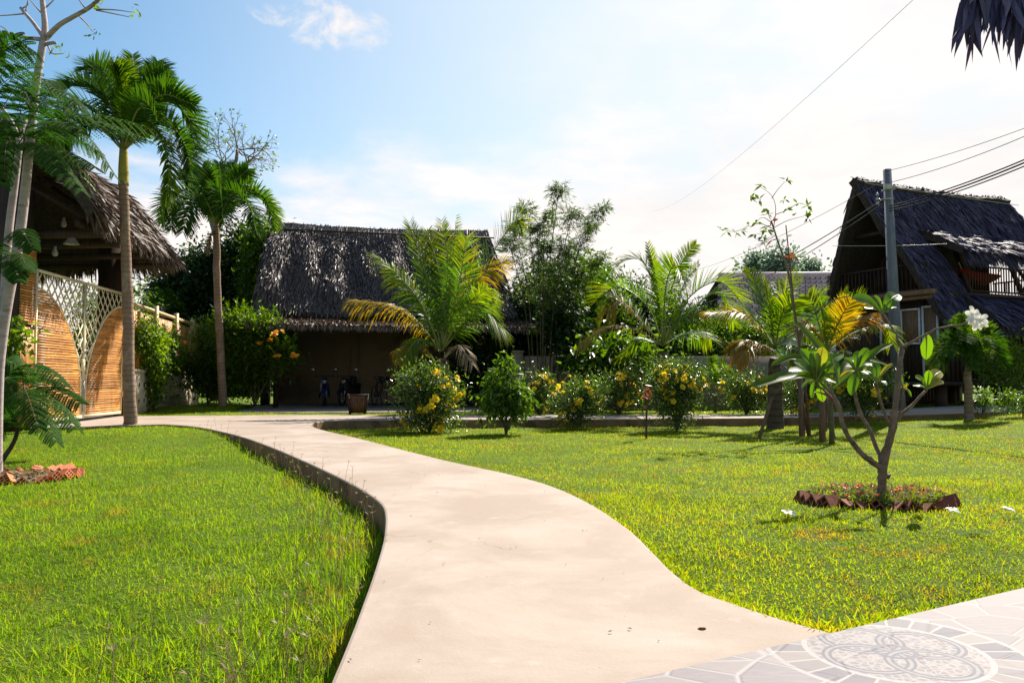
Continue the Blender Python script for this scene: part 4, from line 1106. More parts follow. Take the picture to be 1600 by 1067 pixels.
# ------------------------------------------------------------------ plants: palms
def frond(g, pts, n, L, Wd, roll=0.0, droop=.35, vup=.25, sweep=(.25, .9), m=0, mr=1, seed=0, rad=.022, t0=.14, lens=None, gap=0.0, plume=False, tip=None):
    r = np.random.default_rng(seed)
    P = curve(pts, 48); T = nrm(np.gradient(P, axis=0))
    Bn = np.cross(P[24] - P[0], P[-1] - P[0])
    if np.linalg.norm(Bn) < .02: Bn = np.cross(T[24], [0.35, 1, .1])
    s0 = nrm(Bn); Sd = nrm(s0 - T * (T @ s0)[:, None]); U = np.cross(Sd, T)
    if U[10:30, 2].mean() < 0: Sd, U = -Sd, -U
    a = R(roll); Sd, U = Sd * math.cos(a) + U * math.sin(a), U * math.cos(a) - Sd * math.sin(a)
    g.tube(P[::3], np.linspace(rad, rad * .2, 16), 5, m=mr)
    t = np.linspace(t0, .995, n); t = t + r.normal(0, .35 / n, n)
    for s, vup in ([(q_, vup) for q_ in (-1, 1)] if not plume else [(q_, v_) for v_ in (vup - .25, vup + .75) for q_ in (-1, 1)]):
        k = np.clip(t, 0, 1) * 47; i = np.clip(k.astype(int), 0, 46); f = (k - i)[:, None]
        p = P[i] * (1 - f) + P[i + 1] * f; tg = T[i]; sd = Sd[i] * s; u = U[i]
        sw = (sweep[0] + (sweep[1] - sweep[0]) * t ** 1.5)[:, None]
        d = nrm(sd + u * (vup + r.normal(0, .10, (n, 1))) + tg * (sw + r.normal(0, .06, (n, 1))))
        l = L * np.interp(t, [.1, .25, .5, .8, 1], lens or [.55, .88, 1, .88, .45]) * r.uniform(.85, 1.1, n)
        keep = r.random(n) > gap
        X = nrm(tg + u * r.normal(.25, .2, (n, 1)))
        far = t + r.normal(0, .08, n) > (tip if tip else 9)
        for kk, mm in ((keep & ~far, m), (keep & far, 2)):
            if kk.any(): g.strips(p[kk], d[kk], X[kk], l[kk], Wd * (0.8 + .4 * np.sin(np.pi * np.clip(t[kk], 0, 1))), droop * r.uniform(.5, 1.6, kk.sum()), m=mm, prof=(.7, 1, .7))


def pxs(pts, Y): return [at(p[0], p[1], Y + (p[2] if len(p) > 2 else 0)) for p in pts]


def palm(name, label, cat, Y, trunk, radii, tmat, fronds, L, Wd, n, base_z=None, group=None, kw=None, shaft=None, rad=.022):
    tp = pxs(trunk, Y); root = thing(name, label, cat, tp[0], group)
    tb = tp[0] + np.array([0, 0, -.25])
    wob = np.random.default_rng(int(trunk[0][0])); g = Geo(); c = curve([tb] + tp, 26) + wob.normal(0, .008, (26, 3)) * [1, 1, 0]; rr_ = np.interp(np.linspace(0, 1, 26), np.linspace(0, 1, len(radii)), radii)
    rr_ = rr_ * (1 + .03 * np.sin(np.arange(26) * 2.4)); g.tube(c, rr_, 14); g.build('trunk', tmat, root, True)
    if shaft:
        g = Geo(); g.tube(curve(pxs(shaft[0], Y), 10), np.interp(np.linspace(0, 1, 10), np.linspace(0, 1, len(shaft[1])), shaft[1]), 12); g.build('crownshaft', M['palm_shaft'], root, True)
    for i, fr in enumerate(fronds):
        mt = fr[0]; o = dict(kw or {}); o.update(fr[2] if len(fr) > 2 else {})
        l = L * o.pop('k', 1.0); nn = int(n * o.pop('nk', 1.0)); lab = o.pop('lab', None)
        g = Geo(); frond(g, pxs(fr[1], Y), nn, l, Wd, seed=100 + i * 7 + int(abs(trunk[0][0])), rad=rad, **o)
        ob = g.build('frond', [M[mt], M['rachis'] if mt != 'coco_dry' else M['rachis_dry'], M['coco_tip' if mt in ('coco', 'palm_light') else mt]], root)
        if lab: ob['label'] = lab
    return root


C_, Yw, Or, Dr = 'coco', 'coco_yellow', 'coco_orange', 'coco_dry'
P_, PL = 'palm', 'palm_light'
b = (193, 236)
palm('manila_palm', 'tallest palm with a ringed grey trunk beside the bamboo gate', 'palm tree', 17.0,
     [(203, 667), (202, 600), (200, 500), (197, 400), (194, 320), (193, 284)], [.185, .145, .125, .115, .105, .10, .098], M['palm_bark'],
     [(PL, [b, (212, 160, .2), (207, 86, .3)], dict(roll=70, vup=.5)), (P_, [b, (224, 150, .1), (256, 112, .1)], dict(roll=50, vup=.5)),
      (P_, [b, (245, 152, -.3), (306, 165, -.5)], dict(roll=35)), (P_, [b, (258, 158, .4), (297, 190, .8), (300, 238, 1)]),
      (P_, [b, (250, 188, -.6), (286, 222, -.9), (296, 268, -1)], dict(roll=20)), (PL, [b, (236, 200, -.9), (262, 252, -1.3), (258, 318, -1.4)], dict(roll=25, droop=.4, k=.6)),
      (P_, [b, (166, 152, .1), (126, 132, .2), (84, 146, .2)], dict(roll=30)), (P_, [b, (150, 172, .5), (105, 168, .8), (79, 205, .9)]),
      (P_, [b, (180, 152, .6), (158, 108, .9), (132, 104, 1.2)], dict(roll=50)), (P_, [b, (150, 196, -.6), (112, 208, -1), (88, 245, -1.1)], dict(roll=15)),
      (P_, [b, (213, 176, -1.0), (232, 166, -1.7), (245, 190, -2.1)], dict(roll=30)), (P_, [b, (200, 170, 1.0), (205, 150, 1.8), (212, 170, 2.3)]),
      (P_, [b, (234, 132, .5), (246, 96, .7)], dict(roll=65, vup=.4)),
      (PL, [b, (186, 140, -.3), (178, 100, -.5)], dict(roll=70, vup=.5))],
     .60, .032, 74, kw=dict(plume=True, droop=.14, vup=.30, sweep=(.45, 1.2), t0=.10), shaft=([(193, 290), (193, 262), (193, 232)], [.108, .104, .08]), rad=.026)
b = (338, 352)
palm('manila_palm', 'shorter palm on the grass mound beyond the driveway, brown dead skirt under its crown', 'palm tree', 24.5,
     [(348, 634), (345, 560), (341, 480), (339, 420), (338, 372), (338, 347)], [.165, .13, .118, .11, .108, .10, .06], M['palm_bark'],
     [(P_, [b, (345, 296, .2), (342, 254, .3)], dict(roll=70, vup=.4)), (P_, [b, (364, 290), (388, 264)], dict(roll=50)), (P_, [b, (312, 292), (290, 268)], dict(roll=50)),
      (P_, [b, (374, 302, -.5), (412, 308, -.8), (427, 352, -1)], dict(roll=20)), (PL, [b, (390, 304, .4), (422, 326, .6), (427, 356, .7)]),
      (P_, [b, (300, 302, -.4), (264, 308, -.7), (252, 348, -.8)], dict(roll=20)), (P_, [b, (296, 308, .5), (270, 322, .8), (268, 358, .9)]),
      (P_, [b, (362, 304, -1.1), (388, 322, -1.8), (400, 362, -2)], dict(roll=25)), (P_, [b, (317, 304, -1.1), (298, 322, -1.8), (286, 362, -2)], dict(roll=25)),
      (P_, [b, (341, 298, -1.2), (346, 312, -2.0), (349, 352, -2.4)], dict(roll=40)), (P_, [b, (336, 295, 1.2), (334, 305, 2.0), (333, 340, 2.4)]),
      (P_, [b, (355, 285, .6), (368, 258, .9)], dict(roll=60)), (P_, [b, (326, 285, -.6), (316, 262, -.8)], dict(roll=60)),
      (Dr, [(337, 360), (328, 372, -.2), (325, 398, -.3)], dict(k=.26, nk=.4, lab='dead brown frond hanging down'))],
     .62, .036, 60, kw=dict(plume=True, droop=.18, vup=.25, sweep=(.45, 1.2), t0=.10), rad=.026)

b = (690, 548)
palm('coconut_palm', 'big young coconut palm in front of the thatched carport, one yellow frond to the left', 'palm tree', 21.5,
     [(694, 650), (694, 620), (693, 590), (692, 562)], [.20, .17, .15, .17, .16], M['coco_bark'],
     [(PL, [b, (705, 430, -.2), (713, 338, -.2)], dict(roll=80, vup=1.6, k=.45, nk=.8)),
      (C_, [b, (668, 440, .2), (640, 350, .3)], dict(roll=65)), (C_, [b, (688, 440, .5), (668, 362, .8)], dict(roll=70)),
      ('coco', [b, (716, 450, -.5), (728, 372, -.7)], dict(roll=55, k=1.05)), (Yw, [b, (738, 448, .1), (792, 405, .1)], dict(roll=25, droop=.5)),
      (C_, [b, (748, 430, .8), (800, 352, 1.4), (812, 345, 1.5)], dict(roll=40)), (Yw, [b, (630, 484, -.3), (548, 468, -.5)], dict(roll=-15, droop=.75, lab='yellow frond reaching left')),
      (Yw, [(680, 566), (655, 536, -.5), (617, 549, -.7)], dict(k=.55, nk=.7, droop=.8)), (C_, [b, (748, 486, -.6), (788, 518, -.8)], dict(droop=.6, k=.9)),
      (Dr, [(694, 560), (716, 540, -.8), (738, 570, -1.2)], dict(k=.55, nk=.7, gap=.3, droop=.6)), (C_, [b, (640, 448, .5), (584, 398, .8)], dict(roll=35, droop=.5)),
      (C_, [b, (655, 470, -.6), (612, 420, -.9)], dict(roll=30, droop=.45)),
      (C_, [b, (730, 480, -.9), (762, 450, -1.6)], dict(roll=35, droop=.5)), 
      (C_, [b, (655, 530, -.8), (630, 560, -1.2)], dict(k=.7, droop=.6)),
      (Yw, [b, (722, 462, .6), (742, 396, .9)], dict(roll=60)), (C_, [b, (700, 420, .3), (690, 345, .5)], dict(roll=80, k=.7))],
     .78, .026, 78, kw=dict(tip=.62, gap=.06, sweep=(.6, 1.35), droop=.14, vup=.18), group='coconut palms in the garden', rad=.03)
b = (1036, 540)
palm('coconut_palm', 'middle coconut palm with wide arching green fronds behind the yellow bushes', 'palm tree', 22.5,
     [(1038, 646), (1038, 610), (1037, 575), (1036, 550)], [.19, .16, .15, .16, .15], M['coco_bark'],
     [(C_, [b, (1012, 480, .2), (966, 448, .4), (928, 472, .5)], dict(roll=-10, droop=.1, vup=.6, k=1.1)), (C_, [b, (1024, 450, .3), (1000, 406, .5), (962, 412, .6)], dict(roll=25)),
      (PL, [b, (1026, 440, .1), (1012, 380, .2)], dict(roll=80, vup=1.4, k=.5)), (C_, [b, (1050, 450, .2), (1070, 402, .3), (1088, 382, .3)], dict(roll=60, k=.55)),
      (C_, [b, (1066, 450, .7), (1092, 412, 1.2)], dict(roll=60, k=.55)), (PL, [b, (1040, 450, -.5), (1054, 415, -1.0), (1072, 446, -1.6)], dict(roll=30, k=.9)),
      (PL, [b, (1074, 468, -.2), (1122, 440, -.3), (1158, 470, -.4)], dict(roll=10, droop=.15, vup=.5, k=1.15)), (C_, [b, (1062, 500, -.7), (1100, 488, -1.1)], dict(droop=.5)),
      (Yw, [b, (1000, 500, -.3), (968, 470, -.5), (948, 490, -.7)], dict(roll=35, droop=.5, k=.8)), (Yw, [b, (985, 512, -.6), (938, 514, -.9), (903, 545, -1.1)], dict(droop=.45, k=.65)),
      (C_, [b, (1030, 460, .8), (1036, 405, 1.4)], dict(roll=70, k=.8)), (C_, [b, (1075, 520, .5), (1110, 530, .9)], dict(droop=.5)),
      (C_, [b, (1000, 530, .4), (970, 560, .7)], dict(droop=.5, k=.8)), (C_, [b, (1085, 480, .3), (1125, 458, .5), (1146, 505, .6)], dict(roll=10)), (C_, [b, (985, 484, .4), (955, 464, .6), (938, 500, .7)], dict(roll=10))],
     .80, .026, 76, kw=dict(tip=.66, gap=.06, sweep=(.55, 1.3), droop=.14, vup=.22), group='coconut palms in the garden', rad=.028)
b = (1211, 545)
palm('coconut_palm', 'stocky coconut palm with a thick dark trunk and yellow frond, propped by a stake', 'palm tree', 18.8,
     [(1211, 669), (1211, 635), (1211, 600), (1211, 560)], [.24, .20, .18, .17, .13], M['coco_bark'],
     [(Yw, [b, (1165, 492, -.2), (1106, 488, -.3)], dict(roll=10, droop=.45, k=1.05)), (PL, [b, (1214, 480, .0), (1246, 430, .1)], dict(roll=60)),
      (C_, [b, (1192, 468, .5), (1172, 424, .8)], dict(roll=60)), (C_, [b, (1248, 486, .2), (1288, 462, .3)], dict(roll=30)),
      (Yw, [b, (1165, 532, -.3), (1144, 548, -.4)], dict(droop=.5, k=.8)), (Or, [b, (1178, 540, -.7), (1150, 568, -1.0)], dict(droop=.5, k=.7)),
      (PL, [b, (1204, 480, -.5), (1196, 452, -.8)], dict(roll=55)), (C_, [b, (1226, 478, .8), (1226, 440, 1.3)], dict(roll=70)),
      (PL, [b, (1222, 490, -.7), (1240, 470, -1.2)], dict(roll=45)), (C_, [b, (1245, 520, .3), (1275, 535, .5)], dict(droop=.5, k=.8)), (C_, [b, (1182, 500, .7), (1150, 480, 1.1)], dict(roll=30)),
      (C_, [b, (1235, 540, -.6), (1250, 570, -.9)], dict(droop=.5, k=.6))],
     .64, .026, 66, kw=dict(tip=.62, gap=.06, sweep=(.6, 1.35), droop=.14, vup=.2), group='coconut palms in the garden', rad=.026)
b = (1291, 552)
palm('coconut_palm', 'small coconut palm with orange-tipped frond, left of the utility pole', 'palm tree', 17.6,
     [(1286, 672), (1288, 630), (1290, 590), (1291, 560)], [.10, .085, .08, .09, .09], M['coco_bark'],
     [(PL, [b, (1300, 495, 0), (1324, 458, .1)], dict(roll=60)), (Or, [b, (1328, 506, -.2), (1364, 492, -.3)], dict(roll=-10, droop=.7, k=1.15, lab='orange-tipped frond')),
      (Yw, [b, (1268, 510, -.2), (1244, 512, -.3)], dict(roll=20, droop=.5)), (C_, [b, (1275, 490, .4), (1262, 462, .7)], dict(roll=60)),
      (PL, [b, (1318, 490, .4), (1352, 462, .6)], dict(roll=40)), (C_, [b, (1335, 520, .5), (1380, 510, .8), (1392, 535, .9)], dict(droop=.4)),
      (C_, [b, (1288, 500, -.5), (1284, 480, -.9)], dict(roll=60)), (Yw, [b, (1312, 500, -.6), (1330, 470, -1)], dict(roll=50)), (C_, [b, (1262, 540, .2), (1240, 560, .3)], dict(droop=.5)),
      (C_, [b, (1318, 556, -.4), (1345, 570, -.6)], dict(droop=.5, k=.7))],
     .52, .024, 60, kw=dict(tip=.62, gap=.06, sweep=(.6, 1.35), droop=.14, vup=.2), group='coconut palms in the garden', rad=.022)
b = (1512, 560)
palm('foxtail_palm', 'small bright green palm on the lawn in front of the stilt house', 'palm tree', 19.3,
     [(1514, 650), (1513, 620), (1512, 590), (1512, 572)], [.13, .11, .095, .085, .06], M['palm_bark'],
     [(P_ if i % 3 else PL, [b, (1512 + dx * .55, 560 - up_, dy * .5), (1512 + dx, 560 - up_ * e_, dy)], dict(roll=ro)) for i, (dx, up_, e_, dy, ro) in enumerate(
         ((-8, 45, 1.5, .1, 70), (14, 42, 1.45, .2, 60), (-28, 42, 1.2, -.2, 50), (34, 40, 1.1, -.1, 45), (-46, 36, .5, .3, 20), (52, 34, .45, .2, 20), (-56, 22, -.4, -.3, 10), (58, 22, -.3, -.3, 10),
          (-30, 30, .1, -.9, 20), (28, 30, .1, -.9, 20), (-5, 38, .7, -1.0, 50), (-48, 16, -1.8, .0, 5), (20, 20, .6, .9, 20), (8, 22, -.8, -.8, 20)))],
     .38, .022, 50, kw=dict(plume=True, droop=.2, vup=.35, sweep=(.4, 1.1), t0=.12), rad=.014)
b = (1118, 606)
palm('areca_palm', 'little feathery palm against the boundary wall right of the middle coconut palm', 'palm tree', 23.6,
     [(1118, 638), (1118, 615)], [.05, .04], M['stem'],
     [(PL, [b, (1118 + dx * .5, 606 - up_, dy * .5), (1118 + dx, 606 - up_ * e_, dy)], dict(roll=ro)) for dx, up_, e_, dy, ro in
      ((-6, 34, 1.4, 0, 70), (14, 34, 1.3, .2, 60), (26, 30, .8, -.2, 30), (-24, 30, .9, .1, 30), (34, 22, .0, .1, 10), (-32, 22, .1, -.3, 10), (8, 30, .8, -.8, 40), (22, 14, -1.0, -.4, 10), (-14, 25, 0, -.8, 20))],
     .32, .026, 30, kw=dict(droop=.25, vup=.3, sweep=(.4, 1.1)), rad=.012)
b = (225, 482)
palm('fan_palm', 'dark palm top showing just over the bamboo fence rail', 'palm tree', 31.0, [(255, 600), (255, 480)], [.1, .09], M['palm_bark'],
     [(P_, [(255, 485), (255 + dx * .5, 485 - u_, dy * .5), (255 + dx, 485 - u_ * e_, dy)], dict(roll=40)) for dx, u_, e_, dy in ((-30, 14, .6, 0), (30, 14, .6, 0), (-14, 22, 1.2, .3), (15, 22, 1.2, -.3), (0, 24, 1.1, -.5), (36, 6, -.8, .4))],
     .5, .04, 30, kw=dict(droop=.3, vup=.3, sweep=(.5, 1.2)))


# ------------------------------------------------------------------ trees and shrubs
def crown(g, blobs, n, per, cr, L, Wd, r, m=0, outward=.6, hang=-.15, shell=.55, sp=.5):
    """leaf clumps through several ellipsoids; blobs: (centre, radii)"""
    vol = np.array([np.prod(b[1]) for b in blobs]); pick = r.choice(len(blobs), n, p=vol / vol.sum())
    c = np.array([blobs[i][0] for i in pick]); rad = np.array([blobs[i][1] for i in pick])
    u = nrm(r.normal(size=(n, 3))); rr = r.random(n) ** shell
    P0 = c + u * rad * rr[:, None]
    P = np.repeat(P0, per, 0) + r.normal(size=(n * per, 3)) * cr * .5
    D = nrm(np.repeat(u, per, 0) * outward + r.normal(size=(n * per, 3)) * sp + np.array([0, 0, hang]))
    N = nrm(r.normal(size=(n * per, 3)) * .6 + np.array([0, 0, .9]))
    g.leaves(P, D, N, L * r.uniform(.6, 1.25, n * per), Wd * r.uniform(.7, 1.2, n * per), m, fold=.15, bow=.12)


def eb(cx, cy, rx, ry, Y, rd=None, dy=0):
    """an ellipsoid by its outline in the photo and its depth"""
    c = at(cx, cy, Y + dy); s = (Y + dy) / F
    return (c, np.array([rx * s, (rd if rd is not None else rx * .8) * s, ry * s]))


def limbs(g, base, blobs, r, r0, k=5, m=0):
    base = np.array(base, float)
    for bi in range(len(blobs)):
        c, rad = blobs[bi]
        mid = base * .45 + c * .55 + r.normal(size=3) * .08; fork = base + (c - base) * .35 + np.array([0, 0, .1])
        g.tube(curve([base, fork, mid, c], 9), np.linspace(r0, r0 * .35, 9), 6, m=m)
        for j in range(k):
            q = c + nrm(r.normal(size=3)) * rad * .8
            g.tube(curve([mid, (mid + q) / 2 + r.normal(size=3) * .1, q], 5), np.linspace(r0 * .4, r0 * .08, 5), 4, False, m)


def leafy(name, label, cat, base, blobs, n, per, cr, L, Wd, mat, r0=.05, k=4, seed=0, group=None, bark='bark_grey', part='crown', stem='trunk', extra=None, xm=(), **kw):
    r = np.random.default_rng(900 + seed); root = thing(name, label, cat, base, group)
    g = Geo(); limbs(g, base, blobs, r, r0, k); g.build(stem, M[bark], root, True)
    g = Geo(); crown(g, blobs, n, per, cr, L, Wd, r, **kw)
    if extra: extra(g, r)
    g.build(part, [M[mat]] + [M[q] for q in xm], root)
    return root


def petal_mesh(kind, rad):
    r = np.random.default_rng(3); g = Geo(); n = 5; a = np.arange(n) * 2 * np.pi / n
    D = np.stack([np.cos(a), np.sin(a), np.full(n, .55)], -1); N = np.stack([-np.cos(a) * .55, -np.sin(a) * .55, np.ones(n)], -1)
    g.leaves(np.zeros((n, 3)), D, N, rad, rad * .95, 0, fold=-.12, bow=.25, wide=.6)
    a = a + .6; D = np.stack([np.cos(a), np.sin(a), np.full(n, 1.4)], -1); N = np.stack([-np.cos(a), -np.sin(a), np.ones(n)], -1)
    g.leaves(np.zeros((n, 3)), D, N, rad * .8, rad * .6, 0)
    g.tube([(0, 0, -rad * .7), (0, 0, .0)], [rad * .08, rad * .2], 5)
    o = g.build('blossom', M[kind]); me = o.data; bpy.data.objects.remove(o); return me


FLW = {k: petal_mesh(k, rd) for k, rd in (('flower_y', .062), ('flower_o', .075), ('flower_r', .055))}


def blossoms(root, pts, dirs, kind, r, scale=1.0):
    base = np.array(root.location)
    for p, d in zip(pts, dirs):
        o = bpy.data.objects.new('blossom', FLW[kind]); COL.objects.link(o); o.parent = root
        o.location = tuple(np.array(p) - base); o.rotation_euler = Vector(tuple(d)).to_track_quat('Z', 'Y').to_euler()
        s = scale * r.uniform(.75, 1.15); o.scale = (s, s, s)


def flower_points(blobs, n, r, out=1.0, toward=True):
    pts, ds = [], []
    vol = np.array([np.prod(b[1]) for b in blobs]); 
    while len(pts) < n:
        c, rad = blobs[r.choice(len(blobs), p=vol / vol.sum())]
        u = nrm(r.normal(size=3) + np.array([0.25, -.55, .15]))
        p = c + u * rad * out
        k = r.integers(1, 6)
        for _ in range(k):
            pts.append(p + r.normal(size=3) * .075); ds.append(nrm(u + r.normal(size=3) * .35 + np.array([0, 0, .3])))
    return pts[:n], ds[:n]


def ybush(label, base, Y, blobs, nf, seed, n=330, bz=None):
    bl = [eb(*b_, Y) if len(b_) == 4 else eb(*b_[:4], Y, b_[4]) for b_ in blobs]
    bs = at(base[0], base[1], Y); r = np.random.default_rng(400 + seed)
    for c, rad in list(bl) + list(bl[:2]):            # outlying sprays that break the round outline
        u = nrm(r.normal(size=3) * [1, .8, .8] + [0, 0, .35]); bl.append((c + u * rad * 1.05, rad * r.uniform(.28, .5)))
    def shoots(g, r):                                # leafy shoots that stick out of the bush
        for i in range(22):
            c, rad = bl[i % len(bl)]; u = nrm(r.normal(size=3) + [0, 0, .7]); a_ = c + u * rad * .8; e_ = c + u * rad * r.uniform(1.1, 1.5) + [0, 0, .05]
            q = curve([a_, e_], 6); g.tube(q, .004, 4, False, 1)
            P = np.repeat(q[1:], 5, 0); g.leaves(P, r.normal(size=P.shape) + u, r.normal(size=P.shape) * .5 + [0, 0, 1], .07, .026, 0)
    root = leafy('flowering_bush', label, 'bush', bs, bl, int(n * .72), 20, .34, .095, .034, 'allamanda', .022, 5, seed, 'yellow flowering bushes', 'stem', 'foliage', 'stem', extra=shoots, xm=('stem',), shell=.75, hang=.05, sp=.75)
    p, d = flower_points(bl, nf, r, 1.03); blossoms(root, p, d, 'flower_y', r, 1.25)
    return root


ybush('yellow flowering bush in front of the coconut palm trunk, reaching down to the lawn', (672, 674), 17.6, [(672, 622, 44, 34), (648, 606, 34, 24), (690, 655, 34, 22), (652, 652, 30, 16), (700, 605, 26, 18)], 72, 1, 420)
ybush('small yellow flowering bush between the leafy sapling and the bamboo clump', (842, 648), 21.7, [(842, 615, 24, 26), (852, 598, 12, 14)], 30, 2, 170)
ybush('yellow flowering bush straddling the kerb below the dark hedge', (902, 668), 18.7, [(902, 622, 32, 30), (895, 648, 20, 18), (925, 612, 20, 14)], 40, 3, 250)
ybush('yellow flowering bush behind the red-leaved twig', (968, 648), 21.8, [(965, 612, 34, 28), (990, 600, 24, 22), (940, 618, 18, 20)], 40, 4, 270)
ybush('tall yellow flowering bush in front of the middle coconut palm, standing on the lawn', (1058, 674), 18.0, [(1058, 604, 38, 36), (1040, 590, 24, 22), (1056, 645, 24, 26), (1085, 612, 20, 24), (1078, 590, 22, 18)], 62, 5, 400)
ybush('yellow flowering bush left of the stocky palm trunk', (1166, 648), 21.8, [(1162, 614, 32, 32), (1150, 596, 20, 20), (1185, 620, 24, 24)], 38, 6, 270)
ybush('yellow flowering bush between the stocky palm trunk and the propped sapling', (1252, 648), 21.2, [(1250, 614, 30, 32), (1262, 590, 18, 18)], 38, 7, 240)
ybush('yellow flowering bush behind the plumeria branches, by the utility pole', (1348, 656), 19.6, [(1342, 614, 36, 32), (1372, 600, 24, 24), (1325, 605, 18, 24)], 42, 8, 280)

# shrub with orange flowers by the carport
bl = [eb(400, 530, 44, 40, 25.2), eb(362, 520, 34, 36, 25.4), eb(440, 560, 26, 26, 25.0), eb(388, 580, 40, 40, 25.4)]
def tall_shoots(g, r):
    for i in range(60):
        c, rad = bl[i % 4]; u = nrm(r.normal(size=3) * [1, .8, .6] + [0.15, -.2, .75]); a_ = c + u * rad * .8; e_ = c + u * rad * r.uniform(1.05, 1.35) + [0, 0, .08]
        q = curve([a_, e_], 6); g.tube(q, .006, 4, False, 1); P = np.repeat(q[1:], 5, 0)
        g.leaves(P, r.normal(size=P.shape) * .7 + u, r.normal(size=P.shape) * .4 + [0, 0, 1], .17, .05, 2)


rt = leafy('flowering_shrub', 'tall leafy shrub with orange flowers beside the dark carport', 'bush', at(398, 634, 25.2), bl, 640, 16, .34, .17, .055, 'mid_leaf', .03, 6, 20, None, 'stem', 'foliage', 'stem', extra=tall_shoots, xm=('stem', 'lite_leaf'), shell=.7, hang=.1)
r = np.random.default_rng(77)
pts, ds = [], []
for px, py, k in ((430, 522, 4), (424, 530, 4), (405, 537, 3), (434, 555, 3), (460, 556, 6), (432, 518, 3)):
    for _ in range(k): pts.append(at(px + r.normal(0, 2.5), py + r.normal(0, 2), 24.6 - (px - 400) * .004)); ds.append((r.normal(0, .4), -.6, .8))
blossoms(rt, pts, ds, 'flower_o', r, 1.1)
bl = [eb(322, 530, 26, 34, 26.5), eb(318, 580, 36, 40, 26.3), eb(345, 590, 30, 36, 26.3)]
leafy('shrub', 'dark shaded shrub against the bamboo fence end, behind the shorter palm', 'bush', at(325, 634, 26.4), bl, 420, 16, .34, .15, .05, 'mid_leaf', .03, 5, 21, None, 'stem', 'foliage', 'stem', shell=.7)

# climbing vine with red flowers on the fence
vc = [fp(1.2, 1.9, .12), fp(1.7, 1.35, .16), fp(2.3, 2.05, .12), fp(3.2, 1.75, .14), fp(3.9, 2.1, .12), fp(1.9, .75, .14), fp(4.6, 1.6, .14), fp(.8, 2.2, .12)]
bl = [(c, np.array([.34, .50, .48])) for c in vc]
rt = leafy('climbing_vine', 'vine with red flowers climbing the bamboo fence behind the tallest palm', 'vine', fp(1.8, .0, .16), bl, 560, 12, .30, .13, .075, 'lite_leaf', .016, 3, 22, None, 'stem', 'foliage', 'stem', shell=.8, hang=-.35)
r = np.random.default_rng(5)
blossoms(rt, [at(271, 534, 25.5) + r.normal(size=3) * [.05, .1, .12] for _ in range(12)] + [at(238 + k * 13, 556 - k * 4, 24.2) + r.normal(size=3) * .1 for k in range(5)], [(0.6, -.6, .3)] * 17, 'flower_r', r, 1.2)
bl = [eb(28, 520, 22, 14, 15.0, 16), eb(14, 545, 16, 14, 15.0, 14)]
leafy('shrub', 'small leafy climber on the dark wall left of the orange gate pillar', 'bush', at(14, 668, 15.2), bl, 26, 8, .25, .17, .085, 'lite_leaf', .012, 3, 23, None, 'stem', 'foliage', 'stem')

# large trees behind
bl = [eb(338, 432, 60, 46, 33), eb(285, 452, 46, 40, 33), eb(390, 420, 44, 70, 33.5), eb(330, 490, 80, 60, 33), eb(258, 490, 26, 34, 33), eb(380, 385, 18, 30, 33.5), eb(410, 490, 50, 60, 34)]
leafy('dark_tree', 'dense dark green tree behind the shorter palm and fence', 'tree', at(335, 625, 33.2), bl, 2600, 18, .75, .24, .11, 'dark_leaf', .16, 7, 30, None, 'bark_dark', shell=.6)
bl = [eb(408, 385, 18, 40, 31.5), eb(398, 440, 16, 50, 31.5)]
leafy('slim_tree', 'lighter green slim tree at the left end of the carport roof', 'tree', at(402, 625, 31.5), bl, 420, 14, .5, .2, .09, 'mid_leaf', .07, 5, 31, None, 'bark_dark', shell=.6)


def twig_tree(g, p, d, L, rad, depth, r, ends, spread=.55, up_=.12, m=0):
    q = p + d * L; mid = (p + q) / 2 + r.normal(size=3) * L * .06
    g.tube(curve([p, mid, q], 5), np.linspace(rad, rad * .68, 5), 6 if depth > 2 else 4, depth < 2, m)
    if depth == 0: ends.append((q, d)); return
    for i in range(2 if r.random() < .55 else 3):
        nd = nrm(d + r.normal(size=3) * spread + np.array([0, 0, up_])); twig_tree(g, q if r.random() < .7 else p + d * L * r.uniform(.6, .95), nd, L * r.uniform(.62, .88), rad * .62, depth - 1, r, ends, spread, up_, m)


r = np.random.default_rng(12); Yb = 35.5
rt = thing('bare_tree', 'almost leafless tree with fine bare twigs rising behind the shorter palm', 'tree', at(362, 628, Yb)); g = Geo(); ends = []
g.tube(curve(pxs([(338, 640), (338, 504), (337, 424), (340, 359)], Yb), 12), np.linspace(.24, .15, 12), 9)
for a_, b_, L in (((340, 364), (354, 274, .5), 1.5), ((338, 374), (301, 279, -.4), 1.3), ((338, 424), (286, 409, .3), .9), ((338, 444), (381, 404, -.5), .9), ((354, 274, .5), (371, 234, .7), 1.0), ((354, 279, .5), (386, 256, .2), .9), ((301, 282, -.4), (294, 252, -.8), 1.0)):
    p, q = pxs([a_, b_], Yb); g.tube(curve([p, (p + q) / 2 + r.normal(size=3) * .12, q], 6), np.linspace(.11, .07, 6), 6)
    for _ in range(3): twig_tree(g, q, nrm(q - p + r.normal(size=3) * .9), L * .62, .04, 4, r, ends, .5, .1)
g.build('trunk', M['bark_grey'], rt, True)
P = np.repeat(np.array([e_[0] for e_ in ends]), 1, 0); k = r.random(len(P)) < .5; P = P[k]
g = Geo(); g.leaves(P, r.normal(size=P.shape), r.normal(size=P.shape), .16, .09); g.build('foliage', M['bark_pale'] if False else M['mid_leaf'], rt)

